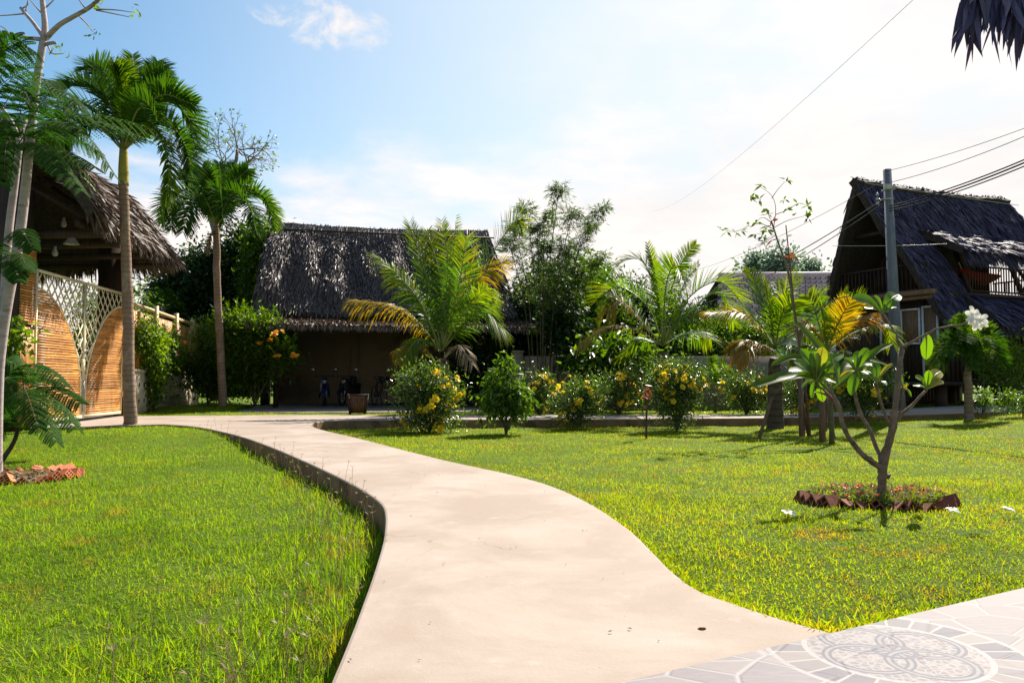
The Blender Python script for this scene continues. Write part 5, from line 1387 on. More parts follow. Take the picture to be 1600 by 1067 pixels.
hb = [('hedge_tree', 'bushy green tree just right of the carport roof', (830, 505, 58, 50, 29.0), (850, 455, 40, 40, 29.5), (815, 560, 50, 50, 28.5)),
      ('hedge_tree', 'tall bushy green tree left of the middle coconut palm', (920, 470, 50, 56, 30.0), (905, 430, 30, 30, 30.5), (940, 520, 56, 56, 29.5)),
      ('hedge_tree', 'dark tree mass right behind the middle coconut palm', (1000, 500, 56, 60, 31.0), (1060, 520, 56, 46, 31.0), (1020, 545, 60, 40, 30.0)),
      ('hedge_tree', 'low dark tree below the tiled roof, right of the middle coconut palm', (1120, 540, 46, 36, 29.5), (1165, 540, 46, 30, 30), (1095, 560, 40, 30, 29.0))]
for i, h in enumerate(hb):
    bl = [eb(*q) for q in h[2:]]
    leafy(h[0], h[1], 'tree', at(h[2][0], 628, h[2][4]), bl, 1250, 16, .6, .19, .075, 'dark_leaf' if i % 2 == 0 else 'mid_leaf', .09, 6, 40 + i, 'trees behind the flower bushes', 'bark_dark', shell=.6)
bl = [eb(745, 560, 40, 50, 27.5), eb(775, 570, 30, 46, 27.2), eb(725, 600, 30, 30, 27.0)]
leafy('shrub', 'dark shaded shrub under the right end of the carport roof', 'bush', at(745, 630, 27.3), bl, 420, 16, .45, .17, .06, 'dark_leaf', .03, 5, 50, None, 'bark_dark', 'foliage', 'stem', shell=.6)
bl = [eb(935, 565, 40, 34, 24.5), eb(975, 555, 34, 30, 24.8), eb(1000, 580, 36, 30, 24.3)]
leafy('large_leaved_shrub', 'shrub with large leaves left below the middle coconut palm', 'bush', at(945, 638, 24.5), bl, 150, 12, .5, .36, .15, 'mid_leaf', .03, 5, 51, None, 'stem', 'foliage', 'stem', shell=.7, hang=-.3)
bl = [eb(900, 540, 30, 36, 25.6), eb(880, 500, 30, 30, 26)]
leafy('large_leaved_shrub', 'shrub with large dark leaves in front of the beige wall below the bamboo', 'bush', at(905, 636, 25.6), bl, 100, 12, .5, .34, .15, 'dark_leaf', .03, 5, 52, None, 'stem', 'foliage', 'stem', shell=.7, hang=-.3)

# bamboo clump
r = np.random.default_rng(31); Yb = 26.2
rt = thing('bamboo_clump', 'wispy bamboo clump with leaning canes rising right of the carport', 'bamboo', at(850, 632, Yb)); gc, gl = Geo(), Geo()
for i, (tx, ty, bx) in enumerate(((877, 292, 850), (945, 322, 862), (820, 322, 842), (900, 330, 856), (860, 330, 850), (838, 352, 846), (925, 350, 862), (800, 352, 836), (886, 385, 856), (790, 372, 832), (940, 398, 866), (850, 380, 848), (905, 420, 860))):
    dy = r.normal(0, .6); c = curve(pxs([(bx, 632, dy * .3), (bx + (tx - bx) * .25, 632 - (632 - ty) * .55, dy * .7), (tx - (tx - bx) * .25, ty + 26, dy), (tx, ty, dy * 1.2)], Yb), 30)
    gc.tube(c, np.linspace(.024, .004, 30), 5)
    for k in range(11, 30):
        for _ in range(5):
            d = nrm(r.normal(size=3) * [1, 1, .4] + [0, 0, .15]); L = r.uniform(.25, .6) * (1.1 - .5 * k / 30); e_ = c[k] + d * L - [0, 0, .12 * L]
            gc.tube([c[k], (c[k] + e_) / 2 + [0, 0, .03], e_], .003, 3, False)
            q = curve([c[k], (c[k] + e_) / 2 + [0, 0, .03], e_], 6)[2:]; P = np.repeat(q, 3, 0) + r.normal(size=(12, 3)) * .02
            gl.leaves(P, r.normal(size=P.shape) * [1, 1, .5] * .7 + d - [0, 0, .45], r.normal(size=P.shape) * .5 + [0, 0, 1], r.uniform(.13, .24, 12), .026)
gc.build('canes', M['stem'], rt, True); gl.build('foliage', M['bamboo_leaf'], rt)

# far trees over the tiled house and along the horizon
for i, (lb, q) in enumerate((('hazy round tree above the tiled roof, left one', [(1192, 415, 26, 16, 62), (1175, 422, 20, 12, 62)]), ('tall hazy tree above the tiled roof, behind the sapling stem', [(1222, 410, 22, 20, 60), (1210, 425, 30, 14, 60)]), ('smallest hazy tree at the right end of the tiled roof', [(1262, 424, 16, 9, 64)]),
     ('far tree between the bamboo and the middle coconut palm', [(930, 425, 20, 16, 58), (915, 450, 30, 30, 58)]))):
    bl = [eb(*a_) for a_ in q]; leafy('far_tree', lb, 'tree', at(q[0][0], 610, q[0][4]), bl, 80, 14, .9, .42, .22, 'far_leaf', .16, 4, 60 + i, 'distant trees', 'bark_dark', shell=.7)
for i, (x, Y, w, h, lb) in enumerate(((-22, 44, 5, 3.2, 'low dark tree on the horizon behind the gatehouse'), (-15.5, 46, 4, 3.0, 'low dark tree on the horizon past the bamboo fence'), (-4, 45, 6, 3.4, 'dark tree hidden behind the carport'), (7, 42, 5, 3.4, 'dark tree behind the boundary wall'), (26, 46, 6, 3.6, 'far dark tree seen through the balcony rails of the stilt house'), (33, 44, 6, 3.4, 'far dark tree behind the porch of the stilt house'), (-31, 40, 6, 3.6, 'dark tree at the far left edge'))):
    bl = [(np.array([x, Y, h * .55]), np.array([w, 2.5, h * .6])), (np.array([x + w * .4, Y, h * .8]), np.array([w * .5, 2, h * .45]))]
    leafy('far_tree', lb, 'tree', (x, Y, 0), bl, 500, 12, 1.0, .40, .2, 'dark_leaf', .15, 5, 70 + i, 'distant trees', 'bark_dark', shell=.6)
bl = [(np.array([-13.2, 25.5, 3.2]), np.array([1.5, 1.4, 1.3])), (np.array([-12.2, 24.5, 2.4]), np.array([1.2, 1.2, 1.3]))]
leafy('wispy_tree', 'light feathery tree seen through the gate lattice', 'tree', (-12.8, 25, 0), bl, 330, 12, .5, .16, .05, 'mid_leaf', .05, 6, 80, None, 'bark_grey', shell=.8)

# ------------------------------------------------------------------ leafy sapling on the lawn and other young plants
bl = [eb(790, 612, 26, 26, 16.9), eb(792, 572, 14, 12, 16.9), eb(806, 630, 18, 20, 16.9), eb(772, 628, 16, 22, 16.9), eb(770, 598, 14, 10, 16.9)]
leafy('young_tree', 'small leafy sapling with drooping glossy leaves, alone on the lawn', 'sapling', at(791, 680, 16.9), bl, 150, 13, .28, .16, .062, 'mid_leaf', .022, 4, 81, None, 'bark_dark', shell=.75, hang=-.55)
Y = 15.6; r = np.random.default_rng(9)
rt = thing('twig_sapling', 'thin young sapling with a few red leaves on the lawn', 'sapling', at(1010, 687, Y)); g = Geo()
g.tube(curve(pxs([(1010, 692), (1010, 650), (1011, 630), (1008, 612)], Y), 8), np.linspace(.024, .016, 8), 6)
for e_ in ((1003, 600, .1), (1020, 606, -.1), (1000, 640, .1), (1016, 615, .1)): g.tube(pxs([(1010, 632 if e_[1] < 630 else 660), e_], Y), .007, 4)
g.build('stem', M['bark_dark'], rt, True)
g = Geo(); P = np.array([at(1012 + r.normal(0, 7), 613 + r.normal(0, 8), Y + r.normal(0, .1)) for _ in range(12)]); g.leaves(P, r.normal(size=P.shape) + [0, 0, -.6], r.normal(size=P.shape) + [0, -1, .4], .15, .055); g.build('red_foliage', M['red_leaf'], rt)

Y = 16.4; r = np.random.default_rng(10)
rt = thing('tall_sapling', 'tall thin leaning sapling with sparse leaf tufts above the tiled roof', 'sapling', at(1253, 684, Y)); g = Geo()
spx = [(1256, 686), (1254, 640), (1251, 560), (1243, 500), (1236, 450), (1229, 415), (1218, 385), (1205, 345)]
g.tube(curve(pxs(spx, Y), 26), np.interp(np.linspace(0, 1, 26), [0, .5, 1], [.036, .028, .016]), 8)
tw = [[(1209, 355), (1212, 325, .1), (1205, 305, .2), (1188, 292, .3)], [(1206, 310, .2), (1214, 298, .3), (1228, 282, .4)], [(1209, 356), (1230, 345, -.2), (1256, 338, -.3)], [(1213, 335, .1), (1226, 330, .1), (1248, 318, .0), (1262, 322, -.1)],
      [(1208, 358), (1190, 350, .1), (1172, 352, .2), (1150, 362, .3), (1124, 358, .4)], [(1211, 368), (1195, 378, -.2), (1180, 384, -.3)], [(1208, 350), (1192, 340, -.1), (1178, 350, -.2)], [(1234, 440), (1240, 405, .05), (1245, 402, .1)], [(1248, 545), (1262, 500, -.1), (1300, 470, -.3), (1330, 462, -.4)]]
for i, q in enumerate(tw): g.tube(curve(pxs(q, Y), 10), np.linspace(.009 if i < 8 else .022, .004 if i < 8 else .012, 10), 5)
g.build('trunk', M['bark_grey'], rt, True)
g = Geo(); tufts = [(1190, 290), (1230, 282), (1226, 312), (1198, 326), (1172, 310), (1230, 326), (1246, 318), (1262, 322), (1268, 336), (1242, 334), (1206, 345), (1196, 355), (1182, 348), (1170, 352), (1158, 362), (1150, 365), (1128, 358), (1136, 362), (1180, 366), (1190, 370), (1200, 362), (1206, 376), (1194, 378), (1240, 402), (1246, 404), (1262, 342), (1186, 312), (1200, 335)]
for px, py in tufts:
    m = r.integers(3, 8); P = np.repeat(at(px, py, Y + r.normal(0, .12))[None], m, 0); D = r.normal(size=(m, 3)) * [1, 1, .7] + [0.2, 0, -.25]
    g.leaves(P, D, r.normal(size=(m, 3)) * .6 + [0, 0, 1], r.uniform(.13, .21, m), r.uniform(.055, .08, m), 1 if r.random() < .07 else 0)
g.build('foliage', [M['mid_leaf'], M['red_leaf']], rt)
st = thing('support_stake', 'upright thin pole tied to the tall leaning sapling', 'stake', at(1262, 684, 16.2), 'stakes propping the young trees')
Geo().tube(pxs([(1266, 688), (1258, 600), (1240, 470), (1228, 352)], 16.25), [.030, .022, .016, .012], 7).build('pole', M['stake'], st)
for a_, b_, Y, rr_, lb in (((1252, 684), (1250, 590), 16.05, .046, 'thick reddish stake beside the tall sapling foot'), ((1266, 684), (1240, 560), 16.3, .032, 'slanting stake leaning on the tall sapling'), ((1285, 692), (1284, 596), 14.9, .062, 'stout reddish brown stake in front of the small orange palm'), ((1306, 686), (1286, 600), 15.4, .034, 'slanting stake behind the stout reddish one'), ((1182, 686), (1206, 620), 15.9, .036, 'dark slanting stake propping the stocky palm trunk')):
    s_ = at(*a_, Y); st = thing('support_stake', lb, 'stake', s_, 'stakes propping the young trees')
    Geo().tube([s_ - gz * .15, at(*b_, Y + .15)], [rr_, rr_ * .85], 9).build('pole', M['stake'], st)


def blade_leaf(g, pts, Wd, up=None, m=0, mr=None, fold=.18, prof=None, rag=0.0, r=None):
    """broad leaf along a midrib: folded sheet with a rounded outline"""
    P = curve(pts, 16); T = nrm(np.gradient(P, axis=0)); u0 = np.array(up if up is not None else [0, -.55, 1.0])
    X = nrm(np.cross(T, u0)); N = np.cross(X, T); t = np.linspace(0, 1, 16)
    w = Wd / 2 * (np.interp(t, [0, .08, .3, .6, .85, .95, 1], prof or [.08, .28, .70, 1.0, .76, .36, .03]))
    if rag: w = w * (1 + r.normal(0, rag, 16))
    rows = np.stack([P - X * w[:, None] + N * (w * fold * 2)[:, None], P - X * w[:, None] * .5 + N * (w * fold * .8)[:, None], P, P + X * w[:, None] * .5 + N * (w * fold * .8)[:, None], P + X * w[:, None] + N * (w * fold * 2)[:, None]], 1)
    g.grid(rows, m)
    if mr is not None: g.tube(P, np.linspace(.009, .002, 16), 4, False, mr)


# banana plant behind the plumeria
Y = 14.2; r = np.random.default_rng(14)
rt = thing('banana_plant', 'young broad-leaved banana plant behind the plumeria with long flat leaves', 'banana plant', at(1298, 690, Y)); g = Geo()
g.tube(curve(pxs([(1300, 694), (1299, 650), (1297, 612)], Y), 8), np.linspace(.05, .03, 8), 9)
g.build('stem', M['stem'], rt, True); g = Geo()
for q, w_ in (([(1297, 612), (1272, 588, -.2), (1222, 592, -.4), (1170, 606, -.5)], .30), ([(1297, 610), (1275, 575, .2), (1240, 560, .4), (1204, 572, .5)], .26), ([(1298, 612), (1330, 585, -.1), (1365, 552, -.1), (1396, 536, .0)], .16), ([(1297, 606), (1290, 560, .2), (1258, 520, .4), (1240, 505, .4)], .22), ([(1298, 610), (1325, 570, .4), (1350, 562, .7), (1392, 572, .8)], .2)):
    blade_leaf(g, pxs(q, Y), w_, mr=1, prof=[.1, .5, .95, 1, .8, .5, .05], rag=.05, r=r)
g.build('foliage', [M['banana'], M['rachis']], rt, True)

# ------------------------------------------------------------------ plumeria in its brick bed
Y = 7.05; r = np.random.default_rng(15)
pb = at(1377, 789, Y)
rt = thing('plumeria_tree', 'young plumeria tree with stubby forked branches in the brick-edged flower bed', 'tree', pb); g = Geo()
def limb(q, ra, rb, n=12): g.tube(curve(pxs(q, Y), n) * np.array([1, 1, 1]) + r.normal(0, .0035, (n, 3)), np.linspace(ra, rb, n) * .84 * (1 + .07 * np.sin(np.arange(n) * 1.9) + r.normal(0, .05, n)), 9)
limb([(1376, 800), (1377, 770), (1379, 745), (1378, 726)], .046, .047)
limb([(1385, 748), (1391, 741)], .02, .014, 3)
limb([(1378, 732), (1366, 723, -.02), (1348, 710, -.06), (1328, 686, -.10), (1316, 663, -.12), (1310, 636, -.12), (1294, 599, -.16)], .036, .017, 18)
limb([(1312, 645, -.12), (1300, 622, -.05), (1278, 602, .02), (1272, 590, .04)], .016, .013)
limb([(1377, 728), (1372, 704, .05), (1359, 673, .12), (1342, 642, .18), (1335, 605, .2), (1338, 582, .2)], .026, .013, 14)
limb([(1379, 730), (1380, 716), (1388, 690, -.02), (1396, 656, -.04), (1402, 609, -.02), (1409, 545, .04)], .038, .028, 18)
limb([(1409, 546, .04), (1403, 528, .05), (1396, 515, .06), (1379, 491, .08)], .014, .010)
limb([(1409, 546, .04), (1436, 528, -.03), (1452, 520, -.06), (1467, 513, -.08), (1500, 507, -.12), (1512, 503, -.14)], .013, .008)
limb([(1382, 728), (1390, 695, .1), (1397, 668, .12), (1404, 652, .12), (1416, 642, .12), (1434, 624, .14), (1448, 609, .16)], .030, .013, 16)
limb([(1390, 666, -.04), (1380, 640, -.08), (1374, 622, -.1), (1369, 598, -.12)], .014, .012)
limb([(1404, 652, .12), (1410, 630, .1), (1412, 608, .08)], .010, .009)
g.build('trunk', M['bark_plum'], rt, True)
g = Geo()
LV = [((1276, 594, 0), [(1250, 545), (1258, 552), (1286, 542), (1318, 553), (1258, 572), (1308, 598), (1240, 566), (1246, 587), (1268, 622), (1300, 566), (1232, 580), (1286, 628), (1270, 548), (1305, 582), (1252, 606), (1296, 612)]),
      ((1338, 580, .2), [(1318, 560), (1356, 544), (1362, 568), (1330, 618), (1340, 548), (1312, 590), (1360, 590), (1322, 572)]), ((1370, 596, -.12), [(1350, 578), (1396, 568), (1385, 602), (1368, 566)]),
      ((1448, 608, .16), [(1430, 590), (1470, 580), (1452, 578), (1426, 602), (1474, 596)]), ((1411, 606, .08), [(1424, 620), (1400, 580)]), ((1379, 490, .08), [(1332, 466), (1365, 462), (1404, 460), (1392, 468), (1350, 480), (1400, 480)]), ((1447, 520, -.05), [(1447, 562)]), ((1310, 600, -.1), [(1302, 560)])]
for (cx, cy, cdy), tips in LV:
    c0 = at(cx, cy, Y + cdy)
    for tx, ty in tips:
        dd = r.uniform(-.16, .16); tip = at(tx, ty, Y + cdy + dd); L = np.linalg.norm(tip - c0); mid = (c0 + tip) / 2 + np.array([0, -.01, .12 * L])
        blade_leaf(g, [c0, mid, tip], L * r.uniform(.35, .44), up=[r.uniform(-.4, .4), -.9 + r.uniform(-.3, .6), .8], m=1 if r.random() < .06 else 0, mr=2, fold=.12)
blade_leaf(g, pxs([(1272, 612, 0), (1290, 618, -.05), (1308, 634, -.08)], Y), .045, m=3)
g.build('foliage', [M['plum_leaf'], M['plum_leaf_yellow'], M['rachis'], M['red_leaf']], rt, True)


def plum_flower(g, c, nrm_, rad, r):
    n_v = nrm(nrm_); a0 = nrm(np.cross(n_v, [0.3, .2, 1])); b0 = np.cross(n_v, a0)
    for k in range(5):
        a_ = k * 1.2566 + r.normal(0, .08); d = a0 * math.cos(a_) + b0 * math.sin(a_); s_ = np.cross(n_v, d)
        P = [c, c + d * rad * .5 + n_v * rad * .16 + s_ * rad * .06, c + d * rad + n_v * rad * (.05 + r.normal(0, .08)) + s_ * rad * .14]
        blade_leaf(g, P, rad * .66, up=n_v + d * .1, prof=[.15, .4, .85, 1, .85, .55, .1], fold=.06)
    g.lathe([(.001, rad * .05), (rad * .14, rad * .04), (rad * .2, rad * .02)], 8, c + n_v * rad * .03, m=1)


for px, py, dy, s_ in ((1519, 490, -.12, .070), (1531, 499, -.20, .070), (1523, 507, -.10, .068), (1535, 507, -.16, .05), (1516, 501, -.18, .05)):
    g = Geo(); plum_flower(g, at(px, py, Y + dy), [r.normal(0, .3), -1, .35 + r.normal(0, .25)], s_, r); g.build('blossom', [M['flower_w'], M['flower_y']], rt, True)
for px, py, lb in ((1230, 821, 'fallen white flower on the grass left of the plumeria bed'), (1487, 811, 'fallen white flower on the grass just right of the plumeria bed'), (1575, 811, 'fallen white flower on the grass at the right edge')):
    c = gr(px, py, -.09); c[2] = float(lawn_z(c[0], c[1])) + .075; g = Geo(); plum_flower(g, c, [r.normal(0, .3), -.3, 1], .042, r)
    plum_flower(g, c + np.array([.05, .02, -.01]), [.5, -.5, .6], .032, r)
    tag(g.build('fallen_flower', [M['flower_w'], M['flower_y']], loc=tuple(c)), lb, 'flower', 'fallen white flowers')


# ------------------------------------------------------------------ brick rings and beds
def brick_mesh(nx, ny, name, sx=.10, sy=.18, sz=.10, bmat='brick'):
    g = Geo(); hx, hy, hz = sx / 2, sy / 2, sz / 2
    for x in (-hx, hx): g.add([(x, -hy, -hz), (x, hy, -hz), (x, hy, hz), (x, -hy, hz)], q=[[0, 1, 2, 3] if x > 0 else [3, 2, 1, 0]])
    for z in (-hz, hz): g.add([(-hx, -hy, z), (hx, -hy, z), (hx, hy, z), (-hx, hy, z)], q=[[0, 1, 2, 3] if z > 0 else [3, 2, 1, 0]])
    wl = .012
    cw, ch = (sx - wl * (nx + 1)) / nx, (sz - wl * (ny + 1)) / ny
    for ys in (-1, 1):
        y = hy * ys
        xs = [-hx] + sum(([-hx + wl + i * (cw + wl), -hx + wl + i * (cw + wl) + cw] for i in range(nx)), []) + [hx]
        zs = [-hz] + sum(([-hz + wl + i * (ch + wl), -hz + wl + i * (ch + wl) + ch] for i in range(ny)), []) + [hz]
        for i in range(len(xs) - 1):
            for j in range(len(zs) - 1):
                q = [(xs[i], y, zs[j]), (xs[i + 1], y, zs[j]), (xs[i + 1], y, zs[j + 1]), (xs[i], y, zs[j + 1])]
                if i % 2 and j % 2:
                    dq = [(a_, y - ys * .05, c_) for a_, _, c_ in q]; g.add(q + dq, q=[[0, 1, 5, 4], [1, 2, 6, 5], [2, 3, 7, 6], [3, 0, 4, 7]]); g.add(dq, q=[[0, 1, 2, 3]], m=1)
                else: g.add(q, q=[[0, 1, 2, 3]])
    o = g.build(name, [M[bmat], M['hole']]); me = o.data; bpy.data.objects.remove(o); return me


BR1, BR2 = brick_mesh(2, 3, 'hollow_brick'), brick_mesh(2, 2, 'edging_brick', .125, .17, .11, 'brick_shaded')
rb = random.Random(4)


def ring(c, rad, n, me, name, label, group, a0=0, a1=2 * math.pi, tilt=.75, zoff=.0, fy=.8):
    for k in range(n):
        if rb.random() < .06: continue
        a_ = a0 + (a1 - a0) * k / n + rb.uniform(-.05, .05); x, y = c[0] + rad * math.cos(a_), c[1] + rad * fy * math.sin(a_)
        o = bpy.data.objects.new(name, me); COL.objects.link(o)
        o.location = (x, y, float(lawn_z(x, y)) + .055 + zoff + rb.uniform(-.03, .02))
        m1 = Matrix.Rotation(a_ - math.pi / 2 + rb.uniform(-.16, .16), 4, 'Z') @ Matrix.Rotation(rb.uniform(.05, .35), 4, 'X') @ Matrix.Rotation(tilt + rb.uniform(-.2, .2), 4, 'Y')
        o.rotation_euler = m1.to_euler()
        tag(o, label, 'brick', group)


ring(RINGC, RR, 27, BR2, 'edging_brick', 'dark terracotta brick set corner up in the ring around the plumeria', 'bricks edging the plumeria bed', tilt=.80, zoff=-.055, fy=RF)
ring(LRC, LRR, 25, BR1, 'hollow_brick', 'orange hollow brick leaning in the ring around the pale tree', 'bricks edging the pale tree bed', tilt=.62, zoff=-.03, fy=LF)
for c, rr_, nm, fy in ((RINGC, RR, 'plumeria_bed', RF), (LRC, LRR, 'tree_bed', LF)):
    g = Geo(); a_ = np.linspace(0, 2 * np.pi, 36); rows = []
    for q in (0.001, .3, .6, .85, 1.0): rows.append(np.stack([c[0] + rr_ * q * np.cos(a_), c[1] + fy * rr_ * q * np.sin(a_), np.full(36, c[2] + .03 - .05 * q) + r.normal(0, .008, 36)], -1))
    tag(g.grid(rows).build(nm, M['soil'], smooth=True), kind='structure')
g = Geo(); n = 2600; rad = np.sqrt(r.random(n)) * RR * .92; a_ = r.uniform(0, 6.28, n)
P = np.stack([RINGC[0] + rad * np.cos(a_), RINGC[1] + RF * rad * np.sin(a_), RINGC[2] + .05 + .07 * r.random(n)], -1)
g.leaves(P, r.normal(size=(n, 3)) + [0, 0, .8], r.normal(size=(n, 3)), .05, .014)
P = P[:900]; g.leaves(P + [0, 0, .02], r.normal(size=P.shape) + [0, 0, .3], r.normal(size=P.shape), .06, .02, 1)
tag(g.build('bed_plants', [M['lite_leaf'], M['coco_dry']]), kind='stuff')
bed = thing('bed_flowers', 'low red flowers in the brick-edged bed at the foot of the plumeria', 'flowers', RINGC)
for k in range(46):
    q = math.sqrt(rb.random()) * RR * .88; b_ = rb.uniform(0, 6.28); o = bpy.data.objects.new('blossom', FLW['flower_r']); COL.objects.link(o); o.parent = bed
    o.location = (q * math.cos(b_), RF * q * math.sin(b_), .13 + rb.uniform(-.02, .03)); o.rotation_euler = (rb.uniform(-.5, .5), rb.uniform(-.5, .5), 0); s_ = rb.uniform(.32, .5); o.scale = (s_, s_, s_)
g = Geo()
P = np.stack([LRC[0] + r.normal(0, .28, 260), LRC[1] + r.normal(0, .26, 260), LRC[2] + .06 + 0 * r.random(260)], -1)
g.leaves(P, r.normal(size=P.shape) * [1, 1, .15], r.normal(size=P.shape) * .3 + [0, 0, 1], .08, .03); tag(g.build('dry_leaf_litter', M['coco_dry']), kind='stuff')

# ------------------------------------------------------------------ pale tree at the left with feathery leaves
def pinnate(g, pts, npair, pl, nl, ll, lw, r, m=0, ms=1, hang=.35):
    P = curve(pts, 30); T = nrm(np.gradient(P, axis=0)); g.tube(P[::3], np.linspace(.007, .002, 10), 4, False, ms)
    Bn = np.cross(P[15] - P[0], P[-1] - P[0]); s0 = nrm(np.cross(T[15], [0, 0, 1]) + r.normal(size=3) * .25)
    bp, bd, bn, bl_ = [], [], [], []
    for i, t in enumerate(np.linspace(.12, .98, npair)):
        k = int(t * 29); p, tg = P[k], T[k]; L = pl * np.interp(t, [.1, .3, .6, 1], [.75, 1, .9, .35])
        for s in (-1, 1):
            sd = nrm(s0 * s - tg * np.dot(s0 * s, tg)); d = nrm(sd + tg * .55 + [0, 0, -.12])
            q = np.linspace(.06, 1, nl)[:, None]; c = p + d * L * q - np.array([0, 0, 1]) * hang * L * q ** 2
            g.tube(c[::max(1, nl // 4)], .0018, 3, False, ms)
            up_ = nrm(np.cross(sd, tg)); up_ = up_ if up_[2] > 0 else -up_
            dd = nrm(np.gradient(c, axis=0)); cross_ = nrm(np.cross(dd, up_))
            for e_ in (-1, 1): bp.append(c); bd.append(cross_ * e_ + dd * .55 - np.array([0, 0, .15])); bn.append(np.repeat(up_[None], nl, 0)); bl_.append(ll * (1.0 - .45 * q[:, 0] ** 3))
    g.leaves(np.concatenate(bp), np.concatenate(bd), np.concatenate(bn), np.concatenate(bl_), lw, m, fold=.05)


r = np.random.default_rng(18); Y = 9.6
rt = thing('flamboyant_tree', 'tall pale-barked tree with bare top branches and feathery leaves at the left edge', 'tree', at(1, 754, Y)); g = Geo()
def tb(q, ra, n=16, k=9): g.tube(curve(pxs(q, Y), n), np.interp(np.linspace(0, 1, n), np.linspace(0, 1, len(ra)), ra), k)
tb([(-6, 764), (-5, 700), (-3, 620), (0, 560), (10, 480), (28, 385), (38, 310), (47, 220), (57, 130), (68, 62)], [.075, .060, .056, .056, .062, .058, .054, .050, .045, .042], 40, 12)
tb([(8, 500), (8, 440, .1), (14, 360, .15), (24, 280, .15), (31, 222, .15)], [.050, .050, .047, .044, .038], 20, 10)
tb([(31, 224, .15), (20, 195, .1), (0, 166, 0), (-30, 140, -.1)], [.03, .026, .022, .02])
tb([(31, 222, .15), (40, 190, .3), (60, 165, .5)], [.03, .02, .012])
tb([(68, 64), (70, 40), (66, 0), (63, -60)], [.042, .036, .03, .024]); tb([(72, 60), (92, 40, -.1), (112, 28, -.2), (140, 12, -.3), (160, -6, -.4)], [.034, .03, .027, .024, .02])
tb([(66, 56), (52, 36, .1), (38, 20, .2), (32, 12, .2)], [.024, .022, .02, .018], 8); tb([(66, 62), (45, 60, -.1), (20, 55, -.2), (-40, 50, -.4)], [.026, .024, .021, .018]); tb([(70, 70), (84, 67, -.05), (88, 69, -.05)], [.024, .02, .016], 5)
for q in ([(38, 22, .2), (0, 25, .3), (-30, 24, .4)], [(34, 14, .2), (44, 6, .2), (40, -20, .2)], [(40, 20, .2), (46, -10, .3)], [(150, 15, -.3), (180, 16, -.4), (210, 20, -.5)], [(150, 16, -.3), (178, 22, -.2), (202, 27, -.2)], [(125, 27, -.2), (136, 38, -.25), (145, 50, -.3)],
          [(72, 12), (84, 0), (88, -12)], [(64, 20), (52, 6, .1), (40, -8, .2)], [(14, 52, -.2), (6, 44, -.2), (-8, 38, -.2)], [(74, 70), (82, 84), (100, 84)], [(134, 14, -.3), (126, 4, -.3), (118, -10, -.3)]):
    tb(q, [.011, .007, .004], 8, 5)
g.build('trunk', M['bark_pale'], rt, True)
g = Geo(); FE = [[(40, 250, -.3), (20, 80, -.5), (-5, 66, -.5)], [(-30, 110, -.9), (20, 66, -.9), (60, 84, -.9)], [(-20, 150, -.6), (40, 112, -.7), (100, 150, -.9)], [(-10, 190, -.6), (30, 135, -.9), (50, 170, -1.0)],
      [(30, 225, 0), (70, 160, -.6), (140, 188, -.9)], [(40, 200, 0), (90, 140, -.4), (150, 200, -.6)], [(35, 215, 0), (85, 190, -1.0), (130, 205, -1.3)], [(40, 215, 0), (120, 200, -.2), (180, 275, -.2)], [(40, 220, 0), (110, 215, .4), (160, 240, .6)],
      [(60, 205, -.2), (140, 180, -.8), (232, 198, -1.1)], [(60, 200, 0), (150, 190, -.5), (225, 215, -.7)], [(35, 225, .1), (70, 230, -.5), (130, 300, -.8)], [(35, 230, .1), (80, 215, .2), (150, 290, .3)], [(30, 230, 0), (60, 225, -.9), (95, 270, -1.3)],
      [(20, 230, .1), (0, 190, -.6), (-30, 240, -.9)], [(20, 235, .1), (10, 225, -.9), (5, 290, -1.2)], [(35, 222, .1), (100, 235, -.9), (150, 262, -1.2)], [(30, 180, .2), (60, 130, .5), (95, 128, .8)], [(-20, 230, .2), (10, 180, .6), (60, 185, 1.0)],
      [(12, 380, -.2), (30, 358, -.6), (52, 390, -.8)], [(10, 400, -.2), (30, 396, -.6), (42, 420, -.8)], [(8, 420, -.2), (20, 408, -.7), (30, 438, -.9)], [(0, 400, -.2), (-10, 380, -.6), (-40, 400, -.8)]]
for q in FE:
    k = abs(q[2][0] - q[0][0]) + abs(q[2][1] - q[0][1]); pinnate(g, pxs(q, Y), 16, .155 + .0008 * k, 14, .036, .022, r)
g.build('foliage', [M['feather'], M['stem']], rt)
g = Geo()
for px, py, dy in ((152, 5, -.3), (155, 8, -.35), (143, 50, -.3), (95, 84, 0), (212, 19, -.5), (90, 80, 0)):
    P = at(px, py, Y + dy) + r.normal(size=(9, 3)) * .035; g.leaves(P, r.normal(size=P.shape), r.normal(size=P.shape), .07, .025)
g.build('young_leaves', M['lite_leaf'], rt)

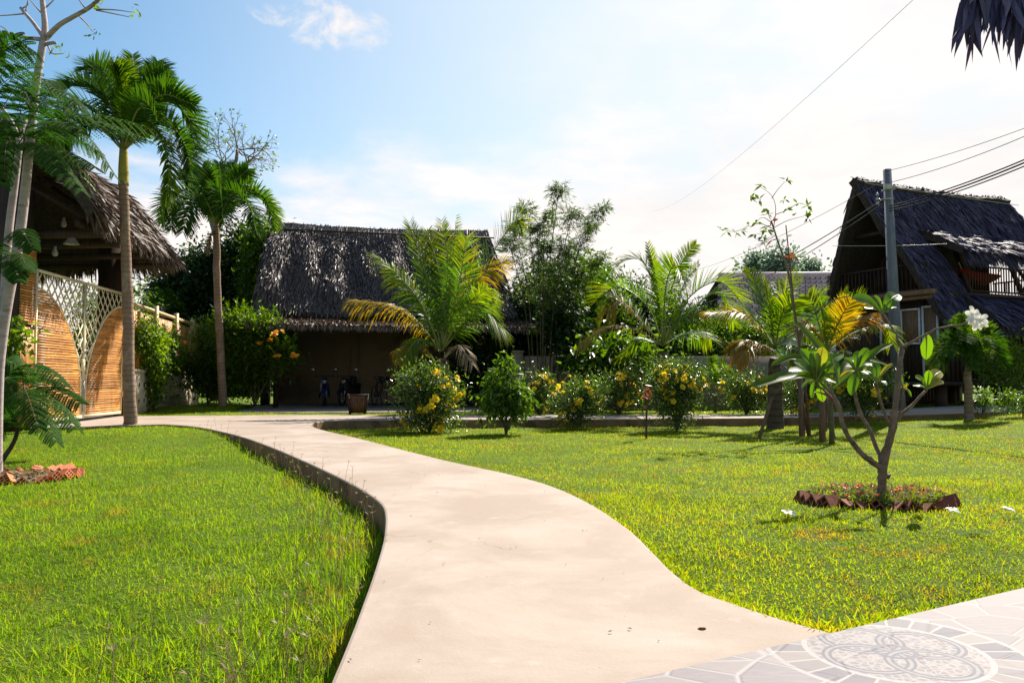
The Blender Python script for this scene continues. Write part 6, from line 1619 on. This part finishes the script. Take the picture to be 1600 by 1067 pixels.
r = np.random.default_rng(19); Y = 11.3
rt = thing('flamboyant_sapling', 'low feathery-leaved sapling on the lawn in front of the gate', 'sapling', at(2, 722, Y)); g = Geo()
for q, ra in (([(-4, 728), (8, 712), (22, 690), (30, 665), (38, 645), (37, 600)], [.04, .034, .03, .026, .02, .012]), ([(30, 668), (15, 640, -.2), (-5, 620, -.3)], [.018, .012, .008]), ([(36, 648), (60, 640, -.2), (70, 625, -.3)], [.012, .008, .005])): g.tube(curve(pxs(q, Y), 14), np.interp(np.linspace(0, 1, 14), np.linspace(0, 1, len(ra)), ra), 7)
g.build('stem', M['bark_dark'], rt, True); g = Geo()
for q in ([(36, 600), (60, 568, -.2), (104, 603, -.4)], [(37, 612), (75, 606, -.4), (126, 630, -.6)], [(36, 622), (80, 622, -.7), (118, 668, -1.0)], [(36, 615), (70, 612, .4), (112, 650, .6)], [(37, 600), (20, 566, -.3), (-15, 580, -.5)], [(36, 605), (10, 590, -.8), (-15, 640, -1.1)], [(36, 620), (40, 610, -1.0), (60, 668, -1.4)],
          [(20, 640), (-5, 628, -.3), (-40, 660, -.5)], [(36, 630), (15, 625, .6), (-10, 650, .9)], [(36, 618), (55, 590, .6), (90, 595, .9)], [(38, 640), (60, 640, -.4), (88, 690, -.6)], [(28, 670), (0, 655, -.4), (-20, 690, -.6)], [(37, 600), (38, 570, .3), (30, 556, .5)]):
    k = abs(q[2][0] - q[0][0]) + abs(q[2][1] - q[0][1]); pinnate(g, pxs(q, Y), 16, .22 + .0010 * k, 15, .042, .025, r)
g.build('foliage', [M['feather'], M['stem']], rt)

# garden plants by the stilt house porch
bl = [eb(1585, 560, 26, 34, 22.4, 20), eb(1562, 585, 22, 30, 22.2, 16), eb(1596, 600, 20, 30, 22.0, 16)]
rt = leafy('porch_shrub', 'loose shrub with white blooms growing on the stilt house porch railing', 'bush', at(1585, 634, 22.2), bl, 130, 12, .4, .13, .05, 'lite_leaf', .014, 5, 90, None, 'stem', 'foliage', 'stem', shell=.8)
for i, (px, py, Y, lb) in enumerate(((1535, 640, 19.6, 'low dark plant behind the small palm at the path edge'), (1575, 640, 19.0, 'low dark plant on the lawn edge below the porch'), (1598, 645, 18.6, 'low dark plant at the right edge of the lawn'))):
    bl = [eb(px, py - 14, 15, 13, Y)]; leafy('low_plant', lb, 'plant', at(px, py + 8, Y), bl, 34, 10, .2, .10, .04, 'mid_leaf', .010, 4, 92 + i, 'low plants at the path edge', 'stem', 'foliage', 'stem')
for i, (px, py, Y, lb) in enumerate(((1104, 642, 22.6, 'spiky rosette plant by the kerb right of the tall yellow bush'), (760, 640, 22.5, 'spiky low plant in the grass strip below the carport'))):
    p0 = at(px, py, Y); n = 26; a_ = r.uniform(0, 6.28, n); el = r.uniform(.2, 1.3, n); D = np.stack([np.cos(a_) * np.cos(el), np.sin(a_) * np.cos(el), np.sin(el)], -1)
    tag(Geo().strips(np.repeat(p0[None], n, 0), D, np.stack([-np.sin(a_), np.cos(a_), 0 * a_], -1), r.uniform(.3, .55, n), .035, r.uniform(.1, .4, n)).build('rosette_plant', M['mid_leaf'], loc=tuple(p0)), lb, 'plant')
r = np.random.default_rng(23)
for px, py, lb in ((1097, 981, 'small dark drain hole with debris in the concrete path'),):
    c = gr(px, py, .003); g = Geo(); a_ = np.linspace(0, 2 * np.pi, 14); w_ = .016 * (1 + r.normal(0, .15, 14)); w_[-1] = w_[0]
    g.grid([np.stack([c[0] + w_ * k * np.cos(a_), c[1] + w_ * k * np.sin(a_), c[2] + .003 * (1 - k) + 0 * a_], -1) for k in (.01, .6, 1)]); tag(g.build('drain_hole', M['hole'], loc=tuple(c)), lb, 'drain')
g = Geo(); n = 150; P = np.stack([r.uniform(-3, 1.2, n), r.uniform(2.6, 12, n), np.full(n, .006)], -1); k = inside(P[:, 0], P[:, 1], PATH); P = P[k]
g.leaves(P, r.normal(size=P.shape) * [1, 1, .05], np.tile([0, 0, 1.0], (len(P), 1)), r.uniform(.008, .03, len(P)), r.uniform(.004, .012, len(P)), fold=.3); tag(g.build('leaf_litter', M['soil']), kind='stuff')
